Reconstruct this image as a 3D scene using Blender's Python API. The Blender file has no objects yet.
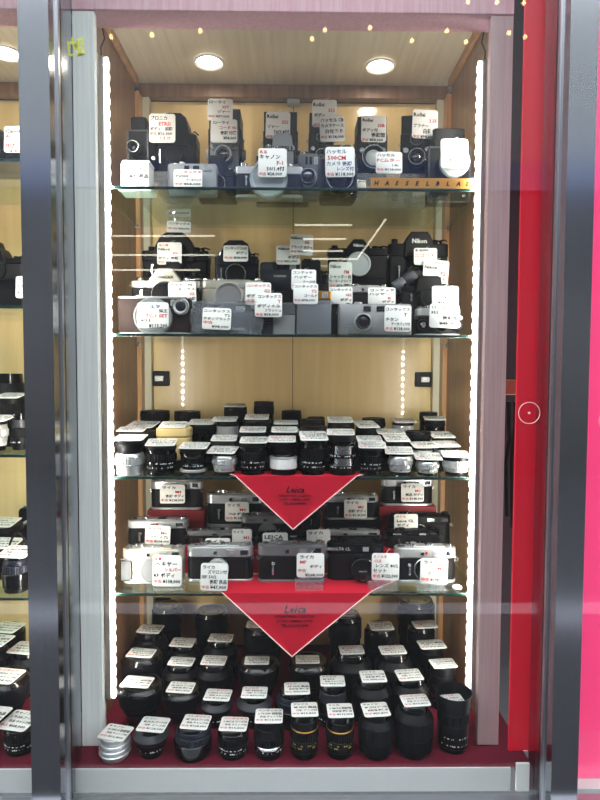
import bpy, random, zlib
from math import sin, cos, pi, radians
from mathutils import Matrix, Vector
random.seed(7)
COL = bpy.context.scene.collection
ZC = 1.45            # eye height above the pavement
F_PX = 578.0
PITCH, YAW, ROLL = radians(2.753), radians(-0.629), radians(0.24)

# ------------------------------------------------------------------ camera frame
cy_, sy_, cp_, sp_, cr_, sr_ = cos(YAW), sin(YAW), cos(PITCH), sin(PITCH), cos(ROLL), sin(ROLL)
R0 = Vector((cy_, sy_, 0)); FW = Vector((-sy_*cp_, cy_*cp_, -sp_)); U0 = Vector((-sy_*sp_, cy_*sp_, cp_))
RV = cr_*R0 + sr_*U0; UV = cr_*U0 - sr_*R0

def at(px, py, Y):
    """point of the place seen at (px, py) in the vertical plane at depth Y"""
    d = FW*F_PX + RV*(px-300) - UV*(py-400)
    k = Y/d.y
    return Vector((d.x*k, Y, d.z*k+ZC))

# ------------------------------------------------------------------ materials
def lin(c):
    return tuple((v/12.92 if v <= .04045 else ((v+.055)/1.055)**2.4) for v in [x/255 for x in c]) + (1,)

MATS = {}
def mat(name, rgb, rough=.5, metal=0, bump=0, bscale=400, coat=0, emit=0, spec=.5, aniso=0, coat_rough=.05):
    m = bpy.data.materials.new(name); m.use_nodes = True
    nt = m.node_tree; b = nt.nodes['Principled BSDF']
    b.inputs['Base Color'].default_value = lin(rgb); b.inputs['Roughness'].default_value = rough
    b.inputs['Metallic'].default_value = metal; b.inputs['Specular IOR Level'].default_value = spec
    if coat:
        b.inputs['Coat Weight'].default_value = coat; b.inputs['Coat Roughness'].default_value = coat_rough
    if emit:
        b.inputs['Emission Color'].default_value = lin(rgb); b.inputs['Emission Strength'].default_value = emit
    if bump:
        tc = nt.nodes.new('ShaderNodeTexCoord'); nz = nt.nodes.new('ShaderNodeTexNoise'); bp = nt.nodes.new('ShaderNodeBump')
        nz.inputs['Scale'].default_value = bscale; bp.inputs['Strength'].default_value = bump; bp.inputs['Distance'].default_value = .001
        nt.links.new(tc.outputs['Object'], nz.inputs['Vector']); nt.links.new(nz.outputs['Fac'], bp.inputs['Height'])
        nt.links.new(bp.outputs['Normal'], b.inputs['Normal'])
    if aniso:
        tg = nt.nodes.new('ShaderNodeTangent'); tg.direction_type = 'RADIAL'; tg.axis = 'Z'
        b.inputs['Anisotropic'].default_value = aniso; nt.links.new(tg.outputs[0], b.inputs['Tangent'])
    MATS[name] = m
    return m

def grain(m, c1, c2, scale, stretch, mixdet=4, rough_var=0):
    """streaky two-tone colour along one axis (wood, laminate, brushed metal)"""
    nt = m.node_tree; b = nt.nodes['Principled BSDF']
    tc = nt.nodes.new('ShaderNodeTexCoord'); mp = nt.nodes.new('ShaderNodeMapping'); nz = nt.nodes.new('ShaderNodeTexNoise'); cr = nt.nodes.new('ShaderNodeValToRGB')
    mp.inputs['Scale'].default_value = stretch; nz.inputs['Scale'].default_value = scale; nz.inputs['Detail'].default_value = mixdet
    cr.color_ramp.elements[0].position = .35; cr.color_ramp.elements[1].position = .65
    cr.color_ramp.elements[0].color = lin(c1); cr.color_ramp.elements[1].color = lin(c2)
    nt.links.new(tc.outputs['Object'], mp.inputs['Vector']); nt.links.new(mp.outputs[0], nz.inputs['Vector'])
    nt.links.new(nz.outputs['Fac'], cr.inputs['Fac']); nt.links.new(cr.outputs['Color'], b.inputs['Base Color'])
    return m

def thin_glass(name, tint, f0=.04, rough=0.0, body=None, body_mix=0.0):
    """clear sheet: straight-through view plus a Fresnel reflection"""
    m = bpy.data.materials.new(name); m.use_nodes = True; nt = m.node_tree; nt.nodes.clear()
    out = nt.nodes.new('ShaderNodeOutputMaterial'); tr = nt.nodes.new('ShaderNodeBsdfTransparent'); gl = nt.nodes.new('ShaderNodeBsdfGlossy')
    lw = nt.nodes.new('ShaderNodeLayerWeight'); pw = nt.nodes.new('ShaderNodeMath'); ml = nt.nodes.new('ShaderNodeMath'); mx = nt.nodes.new('ShaderNodeMixShader')
    lw.inputs['Blend'].default_value = .5; pw.operation = 'POWER'; pw.inputs[1].default_value = 5
    ml.operation = 'MULTIPLY_ADD'; ml.inputs[1].default_value = 1-f0; ml.inputs[2].default_value = f0
    tr.inputs['Color'].default_value = lin(tint); gl.inputs['Roughness'].default_value = rough
    gl.inputs['Color'].default_value = (1, 1, 1, 1)
    nt.links.new(lw.outputs['Facing'], pw.inputs[0]); nt.links.new(pw.outputs[0], ml.inputs[0]); nt.links.new(ml.outputs[0], mx.inputs['Fac'])
    src = tr
    if body:
        df = nt.nodes.new('ShaderNodeBsdfPrincipled'); df.inputs['Base Color'].default_value = lin(body); df.inputs['Roughness'].default_value = .3
        m2 = nt.nodes.new('ShaderNodeMixShader'); m2.inputs['Fac'].default_value = body_mix
        nt.links.new(tr.outputs[0], m2.inputs[1]); nt.links.new(df.outputs[0], m2.inputs[2]); src = m2
    nt.links.new(src.outputs[0], mx.inputs[1]); nt.links.new(gl.outputs[0], mx.inputs[2]); nt.links.new(mx.outputs[0], out.inputs['Surface'])
    MATS[name] = m
    return m

mat('black', (9, 9, 12), .45, spec=.14); mat('gloss', (5, 5, 7), .16, spec=.3, coat=.2); mat('matte', (9, 9, 12),   .7, spec=.06, bump=.25, bscale=900)
mat('leather', (16, 15, 17), .6, spec=.2, bump=.7, bscale=700); mat('brown_leather', (40, 28, 25), .6, spec=.15, bump=.7, bscale=700)
mat('charcoal', (38, 40, 46), .45); mat('navy', (20, 23, 36), .4, spec=.25)
mat('rubber', (7, 7, 9), .6, spec=.14); mat('chrome', (205, 206, 208), .2, 1); mat('satin', (186, 186, 186), .36, .45)
mat('silver', (206, 206, 206), .28, .6); mat('champagne', (196, 190, 176), .38, .7); mat('titan', (128, 129, 131), .42, .4)
mat('grey', (128, 129, 131), .45, .2); mat('slate', (84, 86, 92), .45, .2); mat('gold', (206, 146, 62), .3, .8)
mat('card', (232, 231, 226), .5, coat=.3); mat('ink', (12, 13, 20), .8, spec=.1); mat('red_ink', (196, 30, 40), .7, spec=.2); mat('blue_ink', (40, 52, 120), .7)
mat('white_ink', (225, 226, 224), .6); mat('gold_ink', (190, 160, 84), .5); mat('red', (205, 24, 36), .35)
mat('lens_glass', (20, 18, 34), .05, coat=1); mat('window_glass', (30, 34, 46), .08, coat=1); mat('pale_window', (150, 156, 160), .2, coat=.6)
mat('translucent_cap', (176, 182, 184), .4, coat=.4); mat('cream', (206, 198, 178), .45); mat('white_box', (240, 239, 236), .5)
mat('red_cloth', (196, 24, 48), .9, bump=.5, bscale=1500, spec=.2); mat('hem', (236, 196, 196), .9)
mat('red_box', (140, 18, 28), .5); mat('velvet', (92, 10, 32), .95, bump=.6, bscale=1600, spec=.2); mat('tan_leather', (192, 168, 112), .5, bump=.4)
mat('riser', (12, 12, 14), .7, spec=.15); mat('riser_red', (168, 22, 42), .85, bump=.4, bscale=1500, spec=.2)
mat('grey_top', (122, 122, 124), .35, coat=.3)
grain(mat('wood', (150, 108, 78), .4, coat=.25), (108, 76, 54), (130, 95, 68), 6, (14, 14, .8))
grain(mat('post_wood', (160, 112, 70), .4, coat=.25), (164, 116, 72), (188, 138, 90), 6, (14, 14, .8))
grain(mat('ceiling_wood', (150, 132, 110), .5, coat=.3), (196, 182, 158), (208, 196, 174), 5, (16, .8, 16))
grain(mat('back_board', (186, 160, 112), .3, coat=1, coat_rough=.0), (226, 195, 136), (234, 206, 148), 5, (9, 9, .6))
mat('cream_post', (196, 188, 166), .4, coat=.3)
grain(mat('laminate', (196, 197, 196), .5), (216, 217, 214), (230, 231, 228), 9, (22, 22, .5))
grain(mat('laminate_red_bounce', (176, 150, 154), .5), (172, 140, 142), (184, 154, 155), 9, (22, 22, .5))  # white laminate with reddish bounce light painted in as mauve
grain(mat('header', (206, 168, 178), .5), (206, 154, 166), (216, 172, 180), 9, (22, 22, 1))  # pink of a red reflection put into the header colour
grain(mat('steel', (176, 180, 186), .16, 1, aniso=.5), (166, 170, 176), (174, 178, 185), 8, (70, 70, .5))
grain(mat('sill_steel', (160, 162, 166), .35, 1), (150, 152, 158), (172, 174, 178), 8, (.5, 70, 70))
mat('alu', (190, 192, 196), .3, 1); mat('dark_groove', (30, 32, 36), .5); mat('white_rail', (188, 189, 188), .5)
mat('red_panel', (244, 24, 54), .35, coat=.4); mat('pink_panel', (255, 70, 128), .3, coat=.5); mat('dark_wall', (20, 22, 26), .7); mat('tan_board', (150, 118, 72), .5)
mat('led', (255, 252, 244), .5, emit=5); mat('led_chip', (255, 248, 236), .5, emit=345); mat('lamp', (255, 240, 216), .5, emit=46)
mat('trim_white', (224, 222, 218), .5)
mat('asphalt', (15, 16, 20), .9, bump=.5, bscale=60); mat('road_paint', (138, 138, 146), .7); mat('facade', (14, 16, 20), .8); mat('facade_light', (84, 87, 88), .8); mat('fascia', (54, 64, 92), .7)
mat('facade_dark', (8, 9, 12), .6); mat('tube', (255, 246, 226), .5, emit=6); mat('warm_bulb', (255, 214, 150), .5, emit=16)
mat('yellow_reflection', (214, 214, 60), .5)
thin_glass('pane', (250, 252, 252)); thin_glass('shelf_glass', (240, 250, 246))
thin_glass('acrylic', (244, 246, 248), .05, .02, (210, 214, 220), .10); thin_glass('plastic_bag', (236, 238, 242), .05, .08, (200, 204, 214), .16)
thin_glass('sticker_clear', (255, 240, 244), .05, .1, (255, 180, 200), .12)
pb = MATS['pink_panel'].node_tree.nodes['Principled BSDF']; pb.inputs['Emission Color'].default_value = lin((255, 60, 120)); pb.inputs['Emission Strength'].default_value = .42   # added glow brightens the board's pink; no lamp stands behind it
mat('glass_edge', (8, 40, 36), .25, coat=.4)

# ------------------------------------------------------------------ mesh helpers
class MB:
    def __init__(self): self.v, self.f, self.mi = [], [], []
    def add(self, vs, fs, M=None, mi=0):
        b = len(self.v)
        self.v += [tuple(M @ Vector(p)) if M else tuple(p) for p in vs]
        self.f += [tuple(i+b for i in q) for q in fs]; self.mi += [mi]*len(fs)
        return self
    def mesh(self, name, mats, smooth=True, ang=38):
        me = bpy.data.meshes.new(name); me.from_pydata(self.v, [], self.f)
        for k in ([mats] if isinstance(mats, str) else mats): me.materials.append(MATS[k])
        for p, i in zip(me.polygons, self.mi): p.material_index = i; p.use_smooth = smooth
        me.update()
        if smooth: me.set_sharp_from_angle(angle=radians(ang))
        return me

def T(x=0, y=0, z=0): return Matrix.Translation((x, y, z))
FRONT = Matrix.Rotation(pi/2, 4, 'X')          # local +z turned to face the viewer (-y), local y -> z
def rrect(w, d, r, n=5):
    r = min(r, w/2*.999, d/2*.999); pts = []
    for cx, cy, a0 in ((w/2-r, d/2-r, 0), (-w/2+r, d/2-r, 90), (-w/2+r, -d/2+r, 180), (w/2-r, -d/2+r, 270)):
        for i in range(n+1):
            a = radians(a0+90*i/n); pts.append((cx+r*cos(a), cy+r*sin(a)))
    return pts
def prism(mb, out, z0, z1, bev=.001, M=None, mi=0):
    w = max(p[0] for p in out)-min(p[0] for p in out); d = max(p[1] for p in out)-min(p[1] for p in out)
    cx = (max(p[0] for p in out)+min(p[0] for p in out))/2; cy = (max(p[1] for p in out)+min(p[1] for p in out))/2
    bev = min(bev, (z1-z0)*.45, w*.3, d*.3)
    def ring(k, z): return [(cx+(x-cx)*(1-2*k/w), cy+(y-cy)*(1-2*k/d), z) for x, y in out]
    n = len(out)
    rings = [ring(bev, z0), ring(0, z0+bev), ring(0, z1-bev), ring(bev, z1)] if bev > 0 else [ring(0, z0), ring(0, z1)]
    vs = sum(rings, []); fs = [tuple(range(n-1, -1, -1)), tuple((len(rings)-1)*n+i for i in range(n))]
    for k in range(len(rings)-1):
        for i in range(n): fs.append((k*n+i, k*n+(i+1) % n, (k+1)*n+(i+1) % n, (k+1)*n+i))
    mb.add(vs, fs, M, mi); return mb
def box(mb, x0, x1, y0, y1, z0, z1, bev=.0008, M=None, mi=0):
    t = T((x0+x1)/2, (y0+y1)/2, 0)
    return prism(mb, [((x1-x0)/2, (y1-y0)/2), (-(x1-x0)/2, (y1-y0)/2), (-(x1-x0)/2, -(y1-y0)/2), ((x1-x0)/2, -(y1-y0)/2)], z0, z1, bev, (M @ t) if M else t, mi)
def lathe(mb, prof, seg=28, M=None, rib=0, mi=0, caps=True):
    n = seg; vs, fs = [], []
    for r, z in prof:
        for i in range(n):
            a = 2*pi*i/n; k = (1-rib*(i % 2)); vs.append((r*k*cos(a), r*k*sin(a), z))
    for k in range(len(prof)-1):
        for i in range(n): fs.append((k*n+i, k*n+(i+1) % n, (k+1)*n+(i+1) % n, (k+1)*n+i))
    if caps:
        if prof[0][0] > 1e-6: fs.append(tuple(range(n-1, -1, -1)))
        if prof[-1][0] > 1e-6: fs.append(tuple((len(prof)-1)*n+i for i in range(n)))
    mb.add(vs, fs, M, mi); return mb
def cyl(mb, r, z0, z1, M=None, seg=20, b=.0006, rib=0, mi=0):
    b = min(b, (z1-z0)*.4, r*.4)
    return lathe(mb, [(r-b, z0), (r, z0+b), (r, z1-b), (r-b, z1)], seg, M, rib, mi)
def torus(mb, R, r, M=None, seg=20, ns=8):
    vs, fs = [], []
    for i in range(seg):
        a = 2*pi*i/seg
        for j in range(ns):
            b = 2*pi*j/ns; vs.append(((R+r*cos(b))*cos(a), (R+r*cos(b))*sin(a), r*sin(b)))
    for i in range(seg):
        for j in range(ns): fs.append((i*ns+j, ((i+1) % seg)*ns+j, ((i+1) % seg)*ns+(j+1) % ns, i*ns+(j+1) % ns))
    mb.add(vs, fs, M); return mb
def tube(mb, pts, r, ns=6):
    pts = [Vector(p) for p in pts]; vs, fs = [], []
    for i, p in enumerate(pts):
        t = (pts[min(i+1, len(pts)-1)]-pts[max(i-1, 0)]).normalized()
        a = t.orthogonal().normalized(); b = t.cross(a)
        for j in range(ns): vs.append(p+r*(cos(2*pi*j/ns)*a+sin(2*pi*j/ns)*b))
    for i in range(len(pts)-1):
        for j in range(ns): fs.append((i*ns+j, i*ns+(j+1) % ns, (i+1)*ns+(j+1) % ns, (i+1)*ns+j))
    fs += [tuple(range(ns-1, -1, -1)), tuple((len(pts)-1)*ns+j for j in range(ns))]
    mb.add(vs, fs); return mb

_txt = {}
def text_geo(s, bold=.006, shear=0, space=1.0):
    k = (s, bold, shear, space)
    if k not in _txt:
        cu = bpy.data.curves.new('lettering', 'FONT'); cu.body = s; cu.resolution_u = 1; cu.offset = bold; cu.shear = shear; cu.size = 1; cu.space_character = space
        ob = bpy.data.objects.new('lettering', cu); me = bpy.data.meshes.new_from_object(ob)
        vs = [tuple(v.co) for v in me.vertices]; fs = [tuple(p.vertices) for p in me.polygons]
        x0 = min([v[0] for v in vs] or [0]); x1 = max([v[0] for v in vs] or [1])
        bpy.data.objects.remove(ob); bpy.data.curves.remove(cu); bpy.data.meshes.remove(me)
        _txt[k] = ([(v[0]-x0, v[1], 0) for v in vs], fs, x1-x0)
    return _txt[k]
def text(mb, s, x, z, size, y, maxw=None, anchor='l', **kw):
    """lettering facing the viewer in the plane y, baseline z"""
    vs, fs, w = text_geo(s, **kw); sx = size
    if maxw and w*size > maxw: sx = maxw/w
    ox = {'l': x, 'c': x-w*sx/2, 'r': x-w*sx}[anchor]
    return mb.add([(ox+v[0]*sx, y, z+v[1]*size) for v in vs], fs)

def link(name, me, parent=None):
    o = bpy.data.objects.new(name, me); COL.objects.link(o)
    if parent is not None: o.parent = parent
    return o
def obj(name, mb, mats, parent=None, label=None, **kw):
    o = link(name, mb.mesh(name, mats, **kw), parent)
    if label: o['label'] = label
    return o
def tag(o, label, cat, group=None):
    o['label'] = label; o['category'] = cat
    if group: o['group'] = group
    return o
def thing(name, label, cat, loc=(0, 0, 0), group=None, rz=0):
    o = link(name, None); o.location = loc; o.rotation_euler.z = rz
    return tag(o, label, cat, group)
def struct(o): o['kind'] = 'structure'; return o

# ------------------------------------------------------------------ the shop window: steel frame, panes, cabinets
def at_z(px, py, z):
    d = FW*F_PX + RV*(px-300) - UV*(py-400)
    k = (z-ZC)/d.z
    return Vector((d.x*k, d.y*k, z))
def X(px, Y, py=400): return at(px, py, Y).x
Y0, YB = 1.27, 1.665                      # shelf front edge, back doors
XL, XR = -.3955, .3906                    # lit opening between the light strips
XWL, XWR = X(137.5, 1.60), X(446.5, 1.60)  # inner faces of the side panels
SH = [ZC+.3955, ZC+.0797, ZC-.2343, ZC-.4962]     # middle of each glass shelf's front edge
ZF = at(300, 768.5, 1.13).z               # velvet floor of the cabinet
ZCEIL = at(300, 85, 1.64).z
ZHEAD = at(300, 13, 1.20).z
ZSILL = at(300, 790, 1.13).z

# steel uprights between the panes
def upright(name, x0, x1):
    mb = MB(); box(mb, x0, x1, 1.056, 1.162, ZSILL-.12, 2.55, .0022)
    o = struct(obj(name, mb, 'steel'))
    for side, xx in (('a', x0), ('b', x1)):
        s = -1 if side == 'a' else 1
        g = MB(); box(g, min(xx, xx+s*.004), max(xx, xx+s*.004), 1.088, 1.096, ZSILL, 2.54, .001); obj('glazing_bead', g, 'alu', o)
        g = MB(); box(g, min(xx, xx+s*.0015), max(xx, xx+s*.0015), 1.1045, 1.1085, ZSILL, 2.54, .0003); obj('glazing_seal', g, 'dark_groove', o)
    return o
MLX0, MLX1 = X(24.5, 1.056), X(54.5, 1.056)
MRX0, MRX1 = X(561, 1.056), X(588.5, 1.056)
upright('trim_1', MLX0, MLX1); upright('trim_2', MRX0, MRX1)
sill = MB(); box(sill, -1.6, 1.6, .99, 1.126, ZSILL-.06, ZSILL-.004, .004); struct(obj('trim_3', sill, 'sill_steel'))
lower = MB(); box(lower, -1.6, 1.6, 1.06, 1.12, 0, ZSILL-.061, .002); struct(obj('wall_front', lower, 'facade_dark'))
def pane(name, x0, x1):
    mb = MB(); box(mb, x0, x1, 1.0985, 1.1035, ZSILL-.002, 2.53, 0); return struct(obj(name, mb, 'pane'))
win = pane('window_1', MLX1+.002, MRX0-.002); pane('window_2', -1.5, MLX0-.002); win3 = pane('window_3', MRX1+.002, 1.5)
# reversed yellow character on the centre pane, painted for a street sign's reflection
mb = MB(); vs, fs, w = text_geo('助', .02); p = at(86, 55, 1.106)
mb.add([(p.x-v[0]*.036, 1.1042, p.z+v[1]*.036) for v in vs], fs); obj('lettering', mb, 'yellow_reflection', win)
# clear round stickers
for px, py, w_ in ((529.5, 413, win), (610, 421, win3)):
    p = at(px, py, 1.0965); mb = MB(); torus(mb, .0205, .0006, T(p.x, 1.0978, p.z) @ FRONT, 40, 6); torus(mb, .0015, .0006, T(p.x, 1.0978, p.z) @ FRONT, 10, 6); obj('round_sticker_rim', mb, 'hem', w_)

# ---- display cabinet
def cabinet(name, label, xl, xr, wl, wr, xsl, xsli, xsri, xsr, srmat, shelves):
    """xl..xr lit opening; wl..wr inner width; xsl..xsli and xsri..xsr the two front stiles"""
    c = thing(name, label, 'cabinet', ((xl+xr)/2, 1.2, ZF))
    off = Vector((-(xl+xr)/2, -1.2, -ZF))
    def part(n, mb, m, parent=None, **kw):
        mb.v = [tuple(Vector(v)+off) for v in mb.v]
        return obj(n, mb, m, parent or c, **kw)
    def bx(b, x0, x1, *a): return box(b, min(x0, x1), max(x0, x1), *a)
    b = MB(); box(b, wl-.019, wr+.019, 1.1325, YB+.03, ZF-.02, ZF-.002, .001); part('base_board', b, 'white_rail')
    b = MB(); box(b, (xsl-.03 if xr > 0 else wl-.02), (xsr+.010 if xr < 0 else wr+.0515), 1.1325, YB-.002, ZF-.0019, ZF-.0004, 0); part('velvet_floor', b, 'velvet')
    for s, xx in ((-1, wl), (1, wr)):
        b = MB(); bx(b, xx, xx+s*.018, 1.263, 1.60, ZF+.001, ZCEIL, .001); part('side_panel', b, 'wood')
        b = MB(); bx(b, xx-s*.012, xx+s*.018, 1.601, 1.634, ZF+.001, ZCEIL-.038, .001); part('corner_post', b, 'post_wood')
        b = MB(); bx(b, xx-s*.030, xx+s*.018, 1.6345, 1.655, ZF+.001, ZCEIL-.038, .001); part('door_jamb', b, 'cream_post')
        b = MB(); bx(b, xx, xx-s*.010, 1.27, 1.60, ZCEIL-.020, ZCEIL-.001, .001); part('ceiling_trim', b, 'post_wood')
    b = MB(); box(b, wl-.018, wr+.018, 1.262, YB+.03, ZCEIL, ZCEIL+.02, .001); part('top_panel', b, 'ceiling_wood')
    b = MB(); box(b, wl+.001, wr-.001, 1.636, 1.664, ZCEIL-.036, ZCEIL-.001, .001); part('rear_trim', b, 'wood')
    xm = (wl+wr)/2
    for s in (-1, 1):
        x0, x1 = (wl+.006, xm-.0008) if s < 0 else (xm+.0008, wr-.006)
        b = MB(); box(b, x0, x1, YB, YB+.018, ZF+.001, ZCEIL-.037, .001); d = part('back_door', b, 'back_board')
        for zz in (at(157, 378.5, 1.65).z, ZF+.12):
            hx = (wl+.029) if s < 0 else (wr-.029)
            b = MB(); bx(b, hx, hx-s*.046, YB-.012, YB-.0005, zz-.021, zz+.021, .002); part('hinge', b, 'black', d)
            b = MB(); cx = hx-s*.020; box(b, cx-.012, cx+.012, YB-.018, YB-.0125, zz-.008, zz+.008, .002)
            bq = hx+s*.007; box(b, bq-.005, bq+.005, YB-.022, YB-.0105, zz-.02, zz+.02, .002); part('hinge_arm', b, 'satin', d)
    b = MB(); box(b, xm-.017, xm+.017, 1.637, 1.66, ZCEIL-.052, ZCEIL-.037, .002); part('door_catch', b, 'pale_window')
    # front frame
    b = MB(); box(b, xsl, xsli, 1.20, 1.216, ZF+.001, ZHEAD, .0012); part('stile', b, 'laminate')
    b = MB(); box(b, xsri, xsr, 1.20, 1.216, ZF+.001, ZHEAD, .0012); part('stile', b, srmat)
    b = MB(); box(b, xsl, xsr, 1.198, 1.262, ZHEAD+.0005, ZHEAD+.2, .0015); part('header', b, 'header')
    for s, xx in ((-1, xl), (1, xr)):
        zb, zt = ZF+.075, ZHEAD-.062
        b = MB(); bx(b, xx+s*.0060, xx+s*.0155, 1.247, 1.2605, zb, zt, .0012); part('light_profile', b, 'alu')
        b = MB(); bx(b, xx+s*.0205, xx+s*.0265, 1.235, 1.2605, ZF+.001, zt+.01, .001); part('cover_strip', b, 'cream_post' if s < 0 else 'laminate_red_bounce')
        b = MB(); bx(b, xx-s*.0022, xx+s*.0048, 1.252, 1.2586, zb, zt, .0012)
        z = zb+.004
        while z < zt-.014: bx(b, xx-s*.0020, xx-s*.0042, 1.2535, 1.2586, z, z+.013, .0006); z += .0247
        part('light_strip', b, 'led')
        b = MB(); z = zb+.006      # chips facing into the cabinet
        while z < zt-.01:
            p, q = (xx+s*.0045, 1.2618), (xx-s*.0030, 1.2590)
            qd = [(p[0], p[1], z), (q[0], q[1], z), (q[0], q[1], z+.010), (p[0], p[1], z+.010)]
            b.add(qd, [(0, 1, 2, 3)]); z += .0247
        part('light_dots', b, 'led_chip', smooth=False)
        tb = [(xx+s*.012, 1.255, zt), (xx+s*.013, 1.255, zt+.02), (xx+s*.006, 1.258, zt+.04), (xx+s*.01, 1.258, ZHEAD-.001)]
        b = MB(); tube(b, tb, .0016); part('power_cable', b, 'black')
    for zi in shelves:
        for s, xx in ((-1, wl), (1, wr)):
            for yy in (1.285, 1.58):
                b = MB(); bx(b, xx-.0005*s, xx-s*.012, yy, yy+.012, zi-.010, zi-.0038, .001); part('shelf_support', b, 'chrome')
    return c
XSL, XSLI, XSRI, XSR = X(77.5, 1.20), X(98.5, 1.20), X(484, 1.20), X(505.5, 1.20)
cabinet('display_cabinet', 'tall lit display cabinet with four glass shelves between the two steel uprights', XL, XR, XWL, XWR, XSL, XSLI, XSRI, XSR, 'laminate_red_bounce', SH)
NXR = -.562; NXL = NXR-.786; NWL, NWR = NXL-.034, NXR+.034
NSH = [at(10, y, Y0).z for y in (160, 307, 456, 599)]
cabinet('display_cabinet', 'neighbouring display cabinet cut off at the edge, beyond the steel upright', NXL, NXR, NWL, NWR, NXL-.06, NXL-.018, NXR+.018, NXR+.056, 'laminate', NSH)
def shelf(xl, xr, z, label, group):
    mb = MB(); box(mb, xl+.0015, xr-.0015, Y0+.001, 1.598, z-.0032, z+.0032, 0)
    o = tag(obj('glass_shelf', mb, 'shelf_glass'), label, 'shelf', group)
    e = MB(); box(e, xl+.0015, xr-.0015, Y0-.0012, Y0+.0008, z-.0032, z+.0032, .0006); obj('front_edge', e, 'glass_edge', o)
    return o
for z, l in zip(SH, ('topmost glass shelf of the middle cabinet, carrying box and reflex cameras', 'second glass shelf of the middle cabinet, carrying compacts and reflex cameras', 'third glass shelf of the middle cabinet, crowded with small lenses', 'lowest glass shelf of the middle cabinet, carrying rangefinder cameras')):
    shelf(XWL, XWR, z, l, 'glass shelves of the middle cabinet')
for z, l in zip(NSH, ('topmost glass shelf of the neighbouring cabinet', 'second glass shelf of the neighbouring cabinet', 'third glass shelf of the neighbouring cabinet', 'lowest glass shelf of the neighbouring cabinet')):
    shelf(NWL, NWR, z, l, 'glass shelves of the neighbouring cabinet')
# white rail in front of the velvet
mb = MB(); box(mb, -1.45, X(510.5, 1.13, 770), 1.1285, 1.1322, ZSILL-.003, ZF+.001, .0006); struct(obj('trim_4', mb, 'white_rail'))
mb = MB(); box(mb, X(516, 1.13, 770), X(529, 1.13, 770), 1.1275, 1.1322, ZSILL-.003, ZF+.011, .001); struct(obj('trim_5', mb, 'trim_white'))
# recessed downlights
def downlight(px, py, label):
    p = at_z(px, py, ZCEIL-.001); t = thing('downlight', label, 'light', p, 'recessed ceiling downlights')
    b = MB(); lathe(b, [(.029, -.001), (.036, -.004), (.0395, -.002), (.040, 0)], 36, caps=False); obj('bezel', b, 'trim_white', t)
    b = MB(); lathe(b, [(.0005, -.0025), (.0285, -.0018), (.029, 0)], 36, caps=False); obj('diffuser', b, 'lamp', t)
downlight(209, 62, 'round recessed downlight over the top shelf, above the grey twin-lens camera'); downlight(380, 66, 'round recessed downlight over the top shelf, above the gold nameplate'); downlight(6, 53, 'round recessed downlight in the neighbouring cabinet ceiling')
# red board in the gap and pink board in the next bay
def board(name, x0, x1, Y, z0, z1, m, label):
    t = thing(name, label, 'board', ((x0+x1)/2, Y, z0)); b = MB(); box(b, x0-(x0+x1)/2, x1-(x0+x1)/2, 0, .006, 0, z1-z0, .001); obj('panel', b, m, t)
    b = MB(); box(b, x0-(x0+x1)/2, x0-(x0+x1)/2+.006, -.0012, -.0002, 0, z1-z0, .0003); obj('edge_strip', b, m, t)
board('display_board', X(516.5, 1.18), X(560, 1.18), 1.18, ZF+.001, 2.5, 'red_panel', 'tall deep red board standing in the gap beside the cabinet')
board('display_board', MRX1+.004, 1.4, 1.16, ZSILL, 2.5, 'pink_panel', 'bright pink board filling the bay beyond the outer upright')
# dark recess behind the red board
mb = MB(); box(mb, XWR+.06, 1.5, 1.56, 1.57, ZF-.02, 2.55, 0); struct(obj('wall_right', mb, 'dark_wall'))
mb = MB(); box(mb, XWR+.06, .62, 1.40, 1.54, at(512, 395, 1.4).z, at(512, 380, 1.4).z, .002); tag(obj('ledge_board', mb, 'tan_board'), 'narrow tan ledge showing in the dark gap beside the red board', 'ledge')
mb = MB(); box(mb, -1.6, 1.6, 1.70, 1.72, 0, 2.6, 0); struct(obj('wall_back', mb, 'dark_wall'))
mb = MB(); box(mb, -1.6, 1.6, 1.0, 1.72, 2.56, 2.62, 0); struct(obj('ceiling', mb, 'dark_wall'))
mb = MB(); box(mb, MRX0, 1.5, 1.1325, 1.19, ZSILL-.03, ZSILL-.001, .001); struct(obj('trim_7', mb, 'white_rail'))
mb = MB(); box(mb, XWR+.052, MRX0-.002, 1.1325, 1.55, ZSILL-.004, ZF-.001, 0); struct(obj('trim_6', mb, 'velvet'))

# ---- the street behind, seen only as reflections in glass and steel
mb = MB(); box(mb, -14, 14, -16, 1.0, -.2, 0, 0); struct(obj('floor', mb, 'asphalt'))
mb = MB(); box(mb, -14, 14, -1.36, -1.20, .0005, .004, 0); struct(obj('road_marking_line', mb, 'road_paint'))
st = MB(); box(st, -14, 14, -6.3, -6, 0, 4.4, 0); fac = struct(obj('exterior_facade', st, 'facade'))
b = MB(); box(b, -14, 14, -6.4, -6.0, 4.401, 7.2, 0); obj('upper_storey', b, 'facade_light', fac)
b = MB(); box(b, -14, 14, -6.25, -5.9, 3.98, 4.36, 0); obj('fascia_board', b, 'fascia', fac)
b = MB(); box(b, -14, 14, -6.02, -5.98, 0, 2.6, 0); obj('shop_front', b, 'facade_dark', fac)
for (xa, ya, xb, yb) in ((112, 236, 215, 236), (112, 255, 215, 255), (112, 270, 200, 270), (295, 225, 352, 225), (303, 239, 346, 239), (303, 251, 343, 251), (312, 259, 358, 259), (358, 258, 386, 219)):
    V = 8.1; p0, p1 = at(xa, ya, V), at(xb, yb, V)
    b = MB(); tube(b, [(p0.x, 2.2-V, p0.z), (p1.x, 2.2-V, p1.z)], .0125, 8); obj('fluorescent_tube', b, 'tube', fac)
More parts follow.
